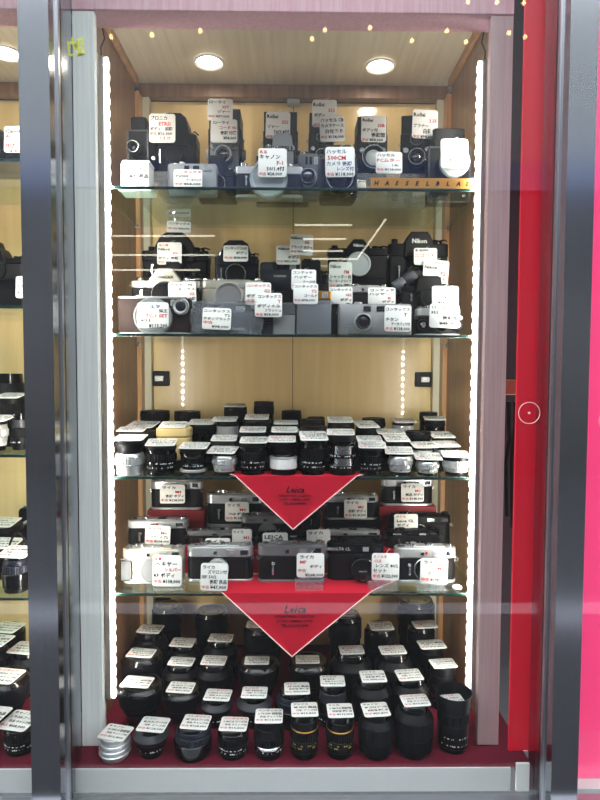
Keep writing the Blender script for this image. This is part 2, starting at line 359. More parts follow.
for (px, py) in ((111, 37), (152, 35), (200, 31), (325, 30), (312, 39), (370, 28), (447, 31), (412, 41), (466, 42), (468, 2), (497, 2), (524, 3), (509, 33), (525, 37)):
    V = 5.2; p = at(px, py, V); b = MB(); lathe(b, [(.001, -.016), (.014, -.012), (.02, 0), (.010, .02), (.001, .024)], 12, T(p.x, 2.2-V, p.z)); obj('lamp_bulb', b, 'warm_bulb', fac)
# ------------------------------------------------------------------ price cards
_card = {}
def card_mesh():
    if 'b' not in _card:
        mb = MB(); prism(mb, rrect(.056, .060, .006, 4), -.0006, .0006, .0002, FRONT); _card['b'] = mb.mesh('price_card', 'card')
    return _card['b']
def card_writing(lines):
    """lines: (text, colour k / r / b, size, x offset); returns meshes for the black, red and blue writing"""
    key = tuple(lines)
    if key in _card: return _card[key]
    mbs = {'k': MB(), 'r': MB(), 'b': MB()}
    n = len(lines); tot = sum(l[2] for l in lines); z = .0265; gap = max(0, (.052-tot)/max(1, n))
    for s, c, size, xo in lines:
        z -= size; zz = z+size*.14; sz = size*.88
        if s.startswith('中古') and '¥' in s:          # second-hand mark in red, price in black
            a, p = s.split('¥'); a = a.strip(); rr = random.Random(zlib.crc32(s.encode()))
            w0 = text_geo(a, .012)[2]*sz*.8
            text(mbs['r'], a, -.0255+xo, zz+.0004, sz*.8, -.0009, bold=.026); text(mbs['k'], '¥'+p, -.0255+xo+w0+.002, zz, sz, -.0009, maxw=.049-xo-w0, bold=.026)
        else: text(mbs[c], s, -.0255+xo, zz, sz, -.0009, maxw=.0515-xo, bold=.026)
        z -= gap
    _card[key] = {c: mb.mesh({'k': 'black_writing', 'r': 'red_writing', 'b': 'blue_writing'}[c], {'k': 'ink', 'r': 'red_ink', 'b': 'blue_ink'}[c], smooth=False) for c, mb in mbs.items() if mb.v}
    return _card[key]
MAK = ['ライカ', 'ニコン', 'コンタックス', 'キャノン', 'ミノルタ', 'ツァイス', 'コシナ', 'ペンタックス']
LEN = ['35/2', '50/1.4', '28/2.8', '90/2.8', '50/2', '85/1.8', '135/2.8', '24-70', '70-200', '105/2.5']
def generic(k, small=True):
    r = random.Random(k*13+5); p = r.choice(['15,800', '29,800', '43,000', '58,000', '68,000', '98,000', '113,000', '128,000'])
    ls = [(r.choice(MAK), r.choice('rkk'), .0095, .002), (r.choice(['Ai ', 'MF ', 'AF ', 'L ', 'M '])+r.choice(LEN)+r.choice([' フード付', ' 美品', ' 前期型', '']), 'k', .0110, .004),
          (r.choice(['良品 キャップ付', '後期型 整備済', '元箱 ケース付']), 'k', .0090, .008), ('中古 ¥'+p, 'k', .0110, .0)]
    return ls
def card(name, loc, w, h, lines, label, group, rot=(0, 0, 0)):
    o = link(name, card_mesh()); o.location = loc; o.rotation_euler = rot; o.scale = (w/.056, 1, h/.060)
    tag(o, label, 'price tag', group)
    for c, me in card_writing(lines).items():
        ch = link(me.name, me, o)
    return o
def hang(px0, py0, px1, py1, Y, lines, label, group, rot=0, lean=4):
    """price tag hung on a camera, facing the viewer"""
    p = at((px0+px1)/2, (py0+py1)/2, Y); w = (px1-px0)*Y/F_PX; h = (py1-py0)*Y/F_PX
    o = card('hanging_price_tag', p, w, h, lines, label, group, (radians(-lean), radians(rot), 0))
    mb = MB(); tube(mb, [(0, -.0008, .027), (.004, .003, .034), (.010, .010, .038)], .0005, 5); obj('string', mb, 'white_ink', o)
    return o

# ------------------------------------------------------------------ lenses
# each kind: bottom-to-top rings (part name, radius below, radius above, share of the height, material, ribbed)
KINDS = {
 'silver': [('rear_cap', .80, .80, .16, 'gloss', 0), ('aperture_ring', .84, .86, .14, 'silver', .03), ('barrel', .90, .92, .18, 'silver', 0), ('focus_ring', 1., 1., .24, 'silver', .035), ('filter_rim', .94, .9, .16, 'silver', 0), ('front_cap', .93, .93, .12, 'black', 0)],
 'silverbase': [('barrel', .86, .9, .30, 'silver', 0), ('focus_ring', 1., 1., .20, 'silver', .03), ('filter_rim', .96, .92, .12, 'silver', 0), ('lens_hood', .74, 1., .30, 'black', 0), ('front_cap', .98, .98, .08, 'black', 0)],
 'black': [('rear_cap', .86, .86, .18, 'gloss', 0), ('aperture_ring', .9, .9, .13, 'black', .03), ('barrel', .92, .94, .16, 'gloss', 0), ('focus_ring', 1., 1., .25, 'rubber', .04), ('filter_rim', .93, .96, .16, 'gloss', 0), ('front_cap', 1., .98, .12, 'black', 0)],
 'blacksilver': [('rear_cap', .78, .80, .12, 'gloss', 0), ('mount_ring', .96, .98, .10, 'silver', 0), ('barrel', .80, .82, .22, 'gloss', 0), ('focus_ring', .9, .92, .22, 'black', .035), ('filter_rim', .92, 1., .2, 'gloss', 0), ('front_cap', 1., .98, .14, 'black', 0)],
 'silverring': [('rear_cap', .92, .92, .2, 'black', 0), ('focus_ring', .98, .98, .3, 'white_box', .02), ('silver_ring', 1., 1., .06, 'silver', 0), ('barrel', .8, .84, .16, 'gloss', 0), ('lens_hood', .86, 1., .2, 'black', 0), ('front_cap', 1., 1., .08, 'black', 0)],
 'chrome2': [('rear_cap', .92, .92, .14, 'black', 0), ('aperture_ring', .96, .96, .10, 'black', .03), ('silver_ring', .88, .88, .2, 'chrome', 0), ('distance_ring', .98, .98, .08, 'black', .03), ('barrel', .88, .88, .22, 'chrome', 0), ('filter_rim', .92, .96, .1, 'gloss', 0), ('front_cap', .98, .96, .16, 'black', 0)],
 'flare': [('rear_cap', .62, .62, .14, 'black', 0), ('barrel', .68, .74, .26, 'black', 0), ('focus_ring', .80, .84, .12, 'rubber', .03), ('lens_hood', .92, 1., .16, 'black', 0), ('hood_slope', 1., .66, .14, 'charcoal', 0), ('front_cap', .66, .62, .18, 'gloss', 0)],
 'wide': [('rear_cap', .58, .58, .10, 'black', 0), ('barrel', .62, .72, .26, 'gloss', 0), ('focus_ring', .76, .80, .16, 'rubber', .03), ('lens_hood', .94, 1., .38, 'black', 0), ('front_cap', .97, .88, .10, 'gloss', 0)],
 'cone': [('rear_cap', .84, .86, .12, 'black', 0), ('barrel', .98, 1., .24, 'black', 0), ('focus_ring', 1., .92, .24, 'rubber', .03), ('filter_rim', .86, .80, .22, 'charcoal', 0), ('front_cap', .80, .74, .18, 'gloss', 0)],
 'marks': [('rear_cap', .86, .88, .14, 'black', 0), ('aperture_ring', .94, .94, .14, 'black', .035), ('barrel', .96, .97, .2, 'black', 0), ('focus_ring', 1., 1., .26, 'rubber', .05), ('filter_rim', .96, .94, .12, 'gloss', 0), ('front_cap', .93, .9, .14, 'gloss', 0)],
 'ringmid': [('rear_cap', .86, .9, .16, 'black', 0), ('aperture_ring', .96, .96, .12, 'black', .035), ('silver_ring', 1.02, 1.02, .08, 'chrome', 0), ('focus_ring', 1., 1., .2, 'rubber', .045), ('barrel', .94, .94, .24, 'black', 0), ('front_cap', .92, .9, .20, 'black', 0)],
 'gold': [('rear_cap', .86, .90, .16, 'black', 0), ('barrel', .98, 1., .26, 'black', 0), ('focus_ring', 1.02, 1.02, .22, 'rubber', .04), ('gold_ring', .97, .97, .018, 'gold', 0), ('filter_rim', .95, .96, .19, 'black', 0), ('front_cap', .93, .9, .152, 'gloss', 0)],
 'thick': [('rear_cap', .80, .84, .12, 'black', 0), ('barrel', .98, 1., .26, 'matte', 0), ('zoom_ring', 1.02, 1.02, .34, 'rubber', .018), ('shoulder', 1., .80, .14, 'black', 0), ('front_cap', .74, .70, .14, 'gloss', 0)],
 'tele': [('rear_cap', .76, .78, .10, 'black', 0), ('barrel', .84, .86, .30, 'matte', 0), ('focus_ring', .92, .92, .24, 'rubber', .035), ('lens_hood', 1., 1., .28, 'black', 0), ('front_cap', .94, .86, .08, 'gloss', 0)],
 'squat': [('rear_cap', .8, .8, .2, 'black', 0), ('barrel', .88, .92, .3, 'gloss', 0), ('focus_ring', 1., 1., .3, 'rubber', .035), ('front_cap', 1., .96, .2, 'black', 0)],
 'squatsilver': [('rear_cap', .8, .8, .2, 'black', 0), ('barrel', .88, .92, .25, 'satin', 0), ('focus_ring', 1., 1., .35, 'silver', .035), ('front_cap', .98, .96, .2, 'black', 0)],
 'can': [('rear_cap', .9, .9, .12, 'black', 0), ('barrel', .97, .97, .5, 'gloss', 0), ('focus_ring', 1., 1., .26, 'rubber', .03), ('front_cap', 1., .98, .12, 'black', 0)],
 'stack': [('mount_ring', .84, .88, .22, 'satin', 0), ('silver_ring', 1., 1., .07, 'silver', 0), ('barrel', .92, .92, .12, 'silver', 0), ('focus_ring', 1., 1., .10, 'silver', .02), ('distance_ring', .9, .9, .1, 'silver', 0), ('filter_rim', .98, .98, .12, 'silver', 0), ('aperture_ring', .88, .88, .1, 'silver', 0), ('front_cap', .92, .9, .17, 'satin', 0)],
 'hood': [('rear_cap', .68, .70, .08, 'black', 0), ('barrel', .80, .82, .34, 'black', 0), ('focus_ring', .84, .84, .20, 'rubber', .035), ('front_cap', .76, .74, .08, 'gloss', 0)],
 'bag': [('rear_cap', .86, .88, .12, 'black', 0), ('barrel', .96, 1., .4, 'gloss', 0), ('focus_ring', .96, .96, .22, 'navy', .03), ('filter_rim', .86, .82, .14, 'navy', 0), ('front_cap', .8, .76, .12, 'gloss', 0)],
}
ENGR = {'marks': [.24, .36], 'black': [.25, .40], 'blacksilver': [.42, .34], 'ringmid': [.22], 'gold': [.34, .28], 'chrome2': [.2, .48], 'silver': [.25], 'cone': [.2], 'flare': [.28], 'hood': [.28, .16]}
def lens(name, kind, loc, R, H, label, group, seg=32, top=None, engr=True, colour=None):
    t = thing(name, label, 'lens', loc, group); z = 0
    segs = KINDS[kind]; tot = sum(s[3] for s in segs) if kind != 'hood' else .84
    for nm, ra, rb, fr, m, rib in segs:
        h = fr/tot*H; b = min(.0011, h*.3); r0, r1 = ra*R, rb*R; mb = MB()
        if nm == 'front_cap':
            if kind == 'hood': r0, r1 = ra*R, rb*R
            prof = [(r0-b, z), (r0, z+b), (r1, z+h-b), (r1-b, z+h), (r1*.80, z+h), (r1*.76, z+h-.0008), (.0005, z+h-.0008)]
            lathe(mb, prof, seg)
            for sgn in (-1, 1):                       # pinch grips
                box(mb, sgn*r1*.52-.0035, sgn*r1*.52+.0035, -r1*.35, r1*.35, z+h-.0012, z+h-.0001, .0004)
            o = obj(nm, mb, top or m, t)
        elif rib:
            lathe(mb, [(r0-b, z), (r0, z+b), (r1, z+h-b), (r1-b, z+h)], 72, None, rib); o = obj(nm, mb, m, t, ang=20)
        else:
            lathe(mb, [(r0-b, z), (r0, z+b), (r1, z+h-b), (r1-b, z+h)], seg); o = obj(nm, mb, m, t)
        z += h
    if kind == 'hood':
        mb = MB(); zz = z-.020
        lathe(mb, [(.78*R, zz), (.88*R, zz+.003), (.97*R, H-.004), (1.*R, H), (.965*R, H), (.93*R, H-.004), (.82*R, zz+.005), (.77*R, zz+.004)], 40, caps=False)
        obj('lens_hood', mb, 'black', t)
    if kind in ENGR and engr:
        mb = MB()
        def rad(zf):
            a = 0
            for nm, ra, rb, fr, m, rib in segs:
                f = fr/tot
                if a <= zf <= a+f: return max(ra, rb)*R+.0002
                a += f
            return R
        for j, zf in enumerate(ENGR[kind]):
            rr = rad(zf); r_ = random.Random(zlib.crc32(kind.encode())+j)
            a = -62
            while a < 62:
                w_ = r_.choice([2, 3.5, 5, 7]); hh = r_.choice([.0012, .0022, .003])
                if r_.random() < .72:
                    a0, a1 = radians(a-90), radians(a+w_-90); zc = zf*H
                    mb.add([(rr*cos(a0), rr*sin(a0), zc), (rr*cos(a1), rr*sin(a1), zc), (rr*cos(a1), rr*sin(a1), zc+hh), (rr*cos(a0), rr*sin(a0), zc+hh)], [(0, 1, 2, 3)])
                a += w_+r_.choice([2, 4, 8])
        obj('engraved_markings', mb, 'gold_ink' if kind == 'gold' else ('ink' if kind == 'silver' else 'white_ink'), t)
    return t
ORD = ['leftmost', 'second from left', 'third from left', 'fourth from left', 'fifth from left', 'sixth from left', 'seventh from left', 'eighth from left', 'ninth from left', 'tenth from left', 'eleventh from left', 'twelfth from left', 'thirteenth from left']
def lens_row(rowname, items, Yc, zbase, tilt, nm='camera_lens'):
    """items: (kind, look, pixel x of the axis, pixel width, pixel y of the card's middle or top, card (px, width, height, turn) or None, extra depth)"""
    n = len(items); rank = {}
    for k, i in enumerate(sorted(range(n), key=lambda i: items[i][2])): rank[i] = 'rightmost' if k == n-1 and n > 1 else ORD[k]
    for i, (kind, look, px, pw, py, cd, dy) in enumerate(items):
        Y = Yc+dy; p = at(px, py, Y); R = pw*Y/F_PX/2; Rl = R
        zt = p.z
        sgn = None
        if cd is not None:
            zt = p.z-sin(tilt)*min(.028, R)-.0012
        H = zt-zbase
        lab = f'{look}, {rank[i]} in {rowname}'
        if len(lab.split()) > 16: lab = lab.replace(' with a ', ' with ').replace(' in a ', ' in ').replace(' at its ', ' at ')
        if n == 1: lab = f'{look}, {rowname}'
        t = lens(nm, kind, (p.x, Y, zbase), R, H, lab, 'lenses, '+rowname, seg=32)
        if cd is not None:
            cx, cw, ch, turn = cd; xc = at(cx, py, Y).x
            key = (zlib.crc32(rowname.encode())+i*7) % 23
            topf = KINDS[kind][-1]; rtop = (topf[2]*R if kind != 'hood' else .02)
            hd = ch/2; pivot = -min(hd, rtop)          # the card touches the cap along its near rim
            zc = zbase+(H if kind != 'hood' else .835*H)+.0009+sin(tilt)*min(hd, rtop)
            card('price_card', (xc, Y-.001, zc), cw, ch, generic(key), f'price card on lens, {rank[i]} in {rowname}' if n > 1 else f'price card on lens, {rowname}', 'cards, '+rowname, (-pi/2+tilt, 0, radians(turn)))

# ------------------------------------------------------------------ cameras (front at y = 0, base at z = 0, facing -y)
def lug(t, x, z, y, m='chrome'):
    mb = MB(); torus(mb, .0035, .0009, T(x, y, z) @ Matrix.Rotation(pi/2, 4, 'X'), 14, 6); obj('strap_lug', mb, m, t)
def front_disc(t, name, x, z, r, h, m, y=0, rib=0, dish=0, seg=32):
    mb = MB(); b = min(.0012, h*.3)
    prof = [(r, 0), (r, h-b), (r-b, h)]
    if dish: prof += [(r*.82, h), (r*.78, h-dish), (.0005, h-dish)]
    lathe(mb, prof, 72 if rib else seg, T(x, y, z) @ FRONT, rib); return obj(name, mb, m, t, ang=22 if rib else 38)
def ring(t, name, x, z, r, rin, h, m, y=0):
    mb = MB(); lathe(mb, [(r, 0), (r, h-.0008), (r-.0008, h), (rin, h), (rin, 0)], 36, T(x, y, z) @ FRONT, caps=False); return obj(name, mb, m, t)
def small_lens(t, x, z, r, h, m='black', rim='chrome', y=0, glass='lens_glass'):
    mb = MB(); lathe(mb, [(r, 0), (r, h*.4), (r*.92, h*.45), (r*.9, h), (r*.8, h), (r*.62, h*.7)], 32, T(x, y, z) @ FRONT, caps=False); l = obj('lens', mb, m, t)
    mb = MB(); lathe(mb, [(r*.64, h*.68), (r*.4, h*.80), (.0005, h*.84)], 24, T(x, y, z) @ FRONT, caps=False); obj('front_element', mb, glass, l)
    mb = MB(); torus(mb, r*.9, r*.05, T(x, y-h, z) @ FRONT, 32, 6); obj('rim', mb, rim, l)
    return l
def window(t, name, x0, x1, z0, z1, frame, glass='window_glass', y=0):
    mb = MB(); box(mb, x0, x1, y-.0016, y+.002, z0, z1, .0005); f = obj(name, mb, frame, t)
    k = (z1-z0)*.14; mb = MB(); box(mb, x0+k, x1-k, y-.0021, y, z0+k, z1-k, .0002); obj('pane', mb, glass, f)
def lettering(t, s, x, z, size, y, m, anchor='c', **kw):
    mb = MB(); text(mb, s, x, z, size, y, anchor=anchor, **kw); obj('lettering', mb, m, t, smooth=False)

def stadium(w, d): return [(x, y+d/2) for x, y in rrect(w, d, d*.48, 7)]
def rangefinder(name, label, loc, w, h, metal='satin', skin='leather', group=None, rz=0, cap='body', dot=False, timer=True, name_text=None, windows=True, silverfront=False, d=None):
    d = d or min(.036, w*.27); t = thing(name, label, 'camera', loc, group, rz)
    mb = MB(); prism(mb, stadium(w, d), 0, .075*h, .001); obj('base_plate', mb, metal, t)
    mb = MB(); prism(mb, [(x*.985, (y-d/2)*.96+d/2) for x, y in stadium(w, d)], .075*h, .64*h, .0005); obj('body', mb, skin, t)
    mb = MB(); prism(mb, stadium(w, d), .64*h, .90*h, .0022); tp = obj('top_plate', mb, metal, t)
    mb = MB(); box(mb, -.2*w, .30*w, .004, d-.004, .895*h, .935*h, .002); obj('top_step', mb, metal, tp)
    if windows:
        window(t, 'viewfinder_window', .30*w, .44*w, .69*h, .86*h, metal)
        window(t, 'frame_window', .10*w, .23*w, .70*h, .84*h, metal, 'pale_window')
        window(t, 'rangefinder_window', -.10*w, -.03*w, .71*h, .82*h, metal)
    for nm, x, r, hh in (('shutter_dial', -.19, .058, .075), ('rewind_knob', .41, .052, .06), ('release_button', -.285, .03, .07), ('frame_counter', -.39, .035, .03)):
        mb = MB(); cyl(mb, r*w, .895*h, (.9+hh)*h+.002, T(x*w, d/2, 0), 36 if 'dial' in nm or 'knob' in nm else 20, rib=.05 if 'dial' in nm or 'knob' in nm else 0); obj(nm, mb, 'chrome' if metal in ('satin', 'silver', 'champagne', 'titan') else metal, t)
    mb = MB(); box(mb, .0, .13*w, .008, d-.008, .934*h, .962*h, .001); obj('accessory_shoe', mb, 'chrome' if metal != 'black' else 'black', t)
    mb = MB(); tube(mb, [(-.34*w, d*.3, .93*h), (-.40*w, d*.1+.001, .94*h), (-.46*w, d*.25, .94*h)], .0022); obj('advance_lever', mb, 'chrome' if metal != 'black' else 'black', t)
    lug(t, -.5*w+.001, .60*h, .004); lug(t, .5*w-.001, .60*h, .004)
    mx, mz, mr = -.02*w, .36*h, min(.29*h, .2*w)
    if cap == 'body':
        ring(t, 'lens_mount', mx, mz, mr, mr*.9, .003, 'chrome', 0); front_disc(t, 'body_cap', mx, mz, mr*.88, .007, 'black', 0, .03, .0015)
    elif cap == 'chrome':
        l = front_disc(t, 'lens', mx, mz, mr*.95, .014, 'silver', 0, .03); ring(t, 'lens_ring', mx, mz, mr*.8, mr*.5, .032, 'chrome', -.001)
        small_lens(t, mx, mz, mr*.62, .028, 'silver', 'chrome', -.008)
    elif cap == 'lens':
        front_disc(t, 'lens', mx+.12*w, mz-.02*h, mr*.98, .018, 'black', 0, .03); l = front_disc(t, 'lens_cap', mx+.12*w, mz-.02*h, mr*1.04, .010, 'gloss', -.0185, 0, .0012)
        lettering(t, 'MINOLTA', mx+.12*w, mz-.05*h, .0042, -.0288, 'white_ink')
    elif cap == 'big':
        ring(t, 'lens_mount', mx, mz, mr*1.1, mr, .004, 'titan', 0); front_disc(t, 'body_cap', mx, mz, mr, .006, 'grey_top', 0, 0, .001)
    if timer:
        mb = MB(); cyl(mb, .028*w, 0, .004, T(-.27*w, 0, .47*h) @ FRONT, 20); a = obj('self_timer', mb, 'chrome', t)
        mb = MB(); box(mb, -.28*w-.001, -.28*w+.0035, -.0065, -.0042, .22*h, .47*h, .0008); obj('lever', mb, 'chrome', a)
        mb = MB(); box(mb, .10*w, .125*w, -.005, -.001, .3*h, .46*h, .001); obj('frame_lever', mb, 'chrome', t)
    if dot: front_disc(t, 'red_dot', .0*w, .775*h, .022*w, .0012, 'red_ink', 0)
    if name_text: lettering(t, name_text, -.3*w, .74*h, .10*h, -.0006, 'ink' if metal != 'black' else 'white_ink', shear=.2)
    return t

def slr(name, label, loc, w, h, metal='black', skin='leather', prism_m=None, group=None, rz=0, cap='black', text_s=None, hump=(.40, .22), motor=0, text_m='white_ink', round_hump=False, d=None, k=1.0):
    d = d or w*.32; t = thing(name, label, 'camera', loc, group, rz); prism_m = prism_m or metal; z0 = 0
    if motor:
        mb = MB(); prism(mb, [(x, y+d/2) for x, y in rrect(w*.99, d*1.1, .006)], 0, motor*h, .002); g = obj('motor_drive', mb, 'black', t); z0 = motor*h
        mb = MB(); prism(mb, [(x-w*.42, y-.004) for x, y in rrect(w*.16, .022, .007)], 0, motor*h*.95, .002); obj('grip', mb, 'rubber', g)
    hb = h-z0; zz = lambda f: z0+f*hb
    mb = MB(); prism(mb, [(x, y+d/2) for x, y in rrect(w, d, .008)], zz(0), zz(.07), .001); obj('base_plate', mb, metal, t)
    mb = MB(); prism(mb, [(x, y+d/2) for x, y in rrect(w*.985, d*.97, .008)], zz(.07), zz(.52*k), .0006); obj('body', mb, skin, t)
    mb = MB(); prism(mb, [(x, y+d/2) for x, y in rrect(w, d, .008)], zz(.52*k), zz(.70*k), .002); obj('top_cover', mb, metal, t)
    a, b = hump[0]*w/2, hump[1]*w/2
    if round_hump: pts = [(-a, zz(.5*k)), (a, zz(.5*k)), (a*.95, zz(.74*k)), (b*1.25, zz(.92)), (b*.7, zz(.99)), (-b*.7, zz(.99)), (-b*1.25, zz(.92)), (-a*.95, zz(.74*k))]
    else: pts = [(-a, zz(.5*k)), (a, zz(.5*k)), (a*.93, zz(.72*k)), (b*1.05, zz(.95)), (b*.8, zz(1)), (-b*.8, zz(1)), (-b*1.05, zz(.95)), (-a*.93, zz(.72*k))]
    mb = MB(); prism(mb, pts, -.9*d, .008, .0022, Matrix(((1, 0, 0, 0), (0, 0, -1, 0), (0, 1, 0, 0), (0, 0, 0, 1)))); p_ = obj('pentaprism', mb, prism_m, t)
    if text_s: lettering(p_, text_s, 0, zz(.5+.24*k if k == 1 else .5+.27*k), .085*hb+.002, -.0085, text_m, bold=.026)
    mz, mr = zz(.34), min(.31*hb, .22*w)
    ring(t, 'lens_mount', 0, mz, mr*1.08, mr*.86, .011, 'chrome' if metal != 'black' else 'black', 0)
    if cap == 'black': front_disc(t, 'body_cap', 0, mz, mr*.98, .016, 'black', 0, .02, .002)
    elif cap == 'clear':
        front_disc(t, 'body_cap', 0, mz, mr*1.02, .018, 'translucent_cap', 0, 0, .0016)
    elif cap == 'lens': small_lens(t, 0, mz, mr*1.0, .035)
    elif cap == 'bigclear': front_disc(t, 'front_cap', 0, mz, mr*1.35, .020, 'translucent_cap', 0, 0, .002); ring(t, 'cap_rim', 0, mz, mr*1.36, mr*1.22, .0225, 'pale_window', 0)
    cm = 'chrome' if metal != 'black' else 'black'
    for nm, x, r, hh in (('rewind_crank', -.38, .055, .10), ('shutter_dial', .30, .055, .09), ('release_button', .40, .025, .07)):
        mb = MB(); cyl(mb, r*w, zz(.695*k), zz(.69*k+hh)+.001, T(x*w, d/2, 0), 32, rib=.05); obj(nm, mb, cm, t, ang=22)
    mb = MB(); tube(mb, [(.34*w, d*.4, zz(.75*k)), (.44*w, d*.2, zz(.76*k)), (.50*w, d*.5, zz(.76*k))], .002); obj('advance_lever', mb, cm, t)
    mb = MB(); cyl(mb, .022*w, 0, .005, T(-.33*w, 0, zz(.44)) @ FRONT, 18); st_ = obj('self_timer', mb, 'chrome', t)
    mb = MB(); box(mb, -.345*w, -.318*w, -.008, -.0052, zz(.24), zz(.44), .0008); obj('lever', mb, 'chrome', st_)
    lug(t, -.5*w+.001, zz(.6), .006); lug(t, .5*w-.001, zz(.6), .006)
    return t

def tlr(name, label, loc, w, h, group=None, rz=0, m='black', face='black', big=False, text_s=None, lens_m='black'):
    d = w*1.05; t = thing(name, label, 'camera', loc, group, rz)
    mb = MB(); prism(mb, [(x, y+d/2) for x, y in rrect(w, d, .004)], 0, .70*h, .0015); obj('body', mb, 'leather', t)
    mb = MB(); prism(mb, [(x, y-.003) for x, y in rrect(w*.86, .006, .0015)], .05*h, .68*h, .0015); obj('front_plate', mb, face, t)
    hd = MB(); b0, b1 = .5*w, .46*w
    box(hd, -b0*.95, b0*.95, .004, .007, .70*h, h, .0006); box(hd, -b0*.95, b0*.95, d-.007, d-.004, .70*h, h*.99, .0006)
    box(hd, -b0*.95, -b0*.95+.003, .0075, d-.0075, .70*h, h*.985, .0006); box(hd, b0*.95-.003, b0*.95, .0075, d-.0075, .70*h, h*.985, .0006); obj('finder_hood', hd, m, t)
    rv, rt = (.20, .27)
    small_lens(t, 0, .55*h, rv*w*1.1, .018, lens_m, 'chrome', -.006); small_lens(t, 0, .25*h, (.40 if big else rt)*w, .026, lens_m, 'chrome', -.006, 'translucent_cap' if big else 'lens_glass')
    for s in (-1, 1):
        front_disc(t, 'setting_wheel', s*.33*w, .40*h, .10*w, .008, 'chrome', -.0058, .05, .001)
        mb = MB(); cyl(mb, .15*w, 0, .009, T(s*.5*w, d*.4, .38*h) @ Matrix.Rotation(s*pi/2, 4, 'Y'), 32, rib=.05); obj('focusing_knob' if s > 0 else 'film_knob', mb, 'satin', t, ang=22)
        lug(t, s*(.5*w+.001), .62*h, d*.5)
    if text_s: lettering(t, text_s, 0, .63*h, .04*h, -.0065, 'white_ink')
    return t

def box_camera(name, label, loc, w, h, group=None, rz=0, cap='black', lensr=.40, finder=True, m='black', d=None, lens_z=.46):
    d = d or w*.9; t = thing(name, label, 'camera', loc, group, rz); hb = h*(.74 if finder else 1)
    mb = MB(); prism(mb, [(x, y+d/2) for x, y in rrect(w, d, .006)], 0, hb, .002); obj('body', mb, 'leather', t)
    fr = MB(); k = .0035
    for x0, x1, z0, z1 in ((-w/2, w/2, hb-k, hb+.0008), (-w/2, w/2, -.0, k), (-w/2-.0006, -w/2+k, k, hb-k), (w/2-k, w/2+.0006, k, hb-k)): box(fr, x0, x1, -.0015, .004, z0, z1, .0006)
    obj('trim_frame', fr, 'charcoal' if m == 'black' else m, t)
    if finder:
        mb = MB(); prism(mb, [(x, y+d*.5) for x, y in rrect(w*.74, d*.72, .004)], hb+.0008, h, .003); obj('finder_hood', mb, 'black', t)
    r = lensr*w
    front_disc(t, 'lens', 0, lens_z*hb, r, .020, 'black', -.002, .02); ring(t, 'focus_ring', 0, lens_z*hb, r*.95, r*.7, .038, 'black', -.004)
    if cap == 'clear': front_disc(t, 'front_cap', 0, lens_z*hb, r*.96, .012, 'translucent_cap', -.040, 0, .001)
    else: small_lens(t, 0, lens_z*hb, r*.86, .034, 'black', 'chrome', -.012)
    mb = MB(); cyl(mb, .13*w, 0, .012, T(w/2, d*.45, .42*hb) @ Matrix.Rotation(pi/2, 4, 'Y'), 32, rib=.06); obj('winding_knob', mb, 'chrome', t, ang=22)
    mb = MB(); box(mb, -w*.46, w*.46, d+.0005, d+.022, .02*hb, hb*.97, .003); obj('film_magazine', mb, 'leather', t)
    front_disc(t, 'release_button', w*.34, .12*hb, .05*w, .008, 'chrome', 0); lug(t, -w/2-.001, hb*.8, d*.5); lug(t, w/2+.001, hb*.8, d*.5)
    return t

def compact(name, label, loc, w, h, m='titan', group=None, rz=0, text_s=None, lens_at=(-.05, .46), lr=.30, d=None, grip=None, cap=None, top=None, text_at=(.3, .1), window_m='window_glass', text_m='ink', lens=True):
    d = d or w*.30; t = thing(name, label, 'camera', loc, group, rz); Q = Matrix(((1, 0, 0, 0), (0, 0, -1, 0), (0, 1, 0, 0), (0, 0, 0, 1)))
    ht = h*(.80 if top else 1)
    mb = MB(); prism(mb, [(x, z+ht/2) for x, z in rrect(w, ht, .10*h)], -d, 0, .0025, Q); obj('body', mb, m, t)
    if top:
        mb = MB(); prism(mb, [(x, y+d/2) for x, y in rrect(w, d, .006)], ht+.0002, h, .002); obj('top_plate', mb, top, t)
    if lens:
        r = lr*h; x, z = lens_at[0]*w, lens_at[1]*h
        front_disc(t, 'lens_barrel', x, z, r, .010, m if cap else 'satin', 0)
        if cap: front_disc(t, 'lens_cap', x, z, r*1.04, .012, cap, -.0002, 0, .0012)
        else: small_lens(t, x, z, r*.84, .012, 'black', 'chrome', -.008)
    wz0, wz1 = (.84*h, .96*h) if top else (.76*h, .92*h)
    window(t, 'viewfinder_window', .02*w, .14*w, wz0, wz1, 'black', window_m); window(t, 'flash_window', .24*w, .40*w, wz0, wz1, 'satin', 'pale_window')
    window(t, 'focus_window', -.16*w, -.06*w, wz0, wz1, 'black')
    if grip:
        mb = MB(); box(mb, -w*.49, -w*.34, -.006, .002, .08*h, ht*.92, .003); obj('grip', mb, grip, t)
    mb = MB(); cyl(mb, .035*w, h-.0005, h+.003, T(-.36*w, d/2, 0)); obj('release_button', mb, 'chrome', t)
    mb = MB(); cyl(mb, .055*w, h-.0005, h+.005, T(-.22*w, d/2, 0), 32, rib=.05); obj('mode_dial', mb, 'satin' if not top else top, t, ang=22)
    lug(t, -w/2, .75*h, d/2); lug(t, w/2, .75*h, d/2)
    if text_s: lettering(t, text_s, text_at[0]*w, text_at[1]*h, .10*h, -.0007, text_m)
    return t

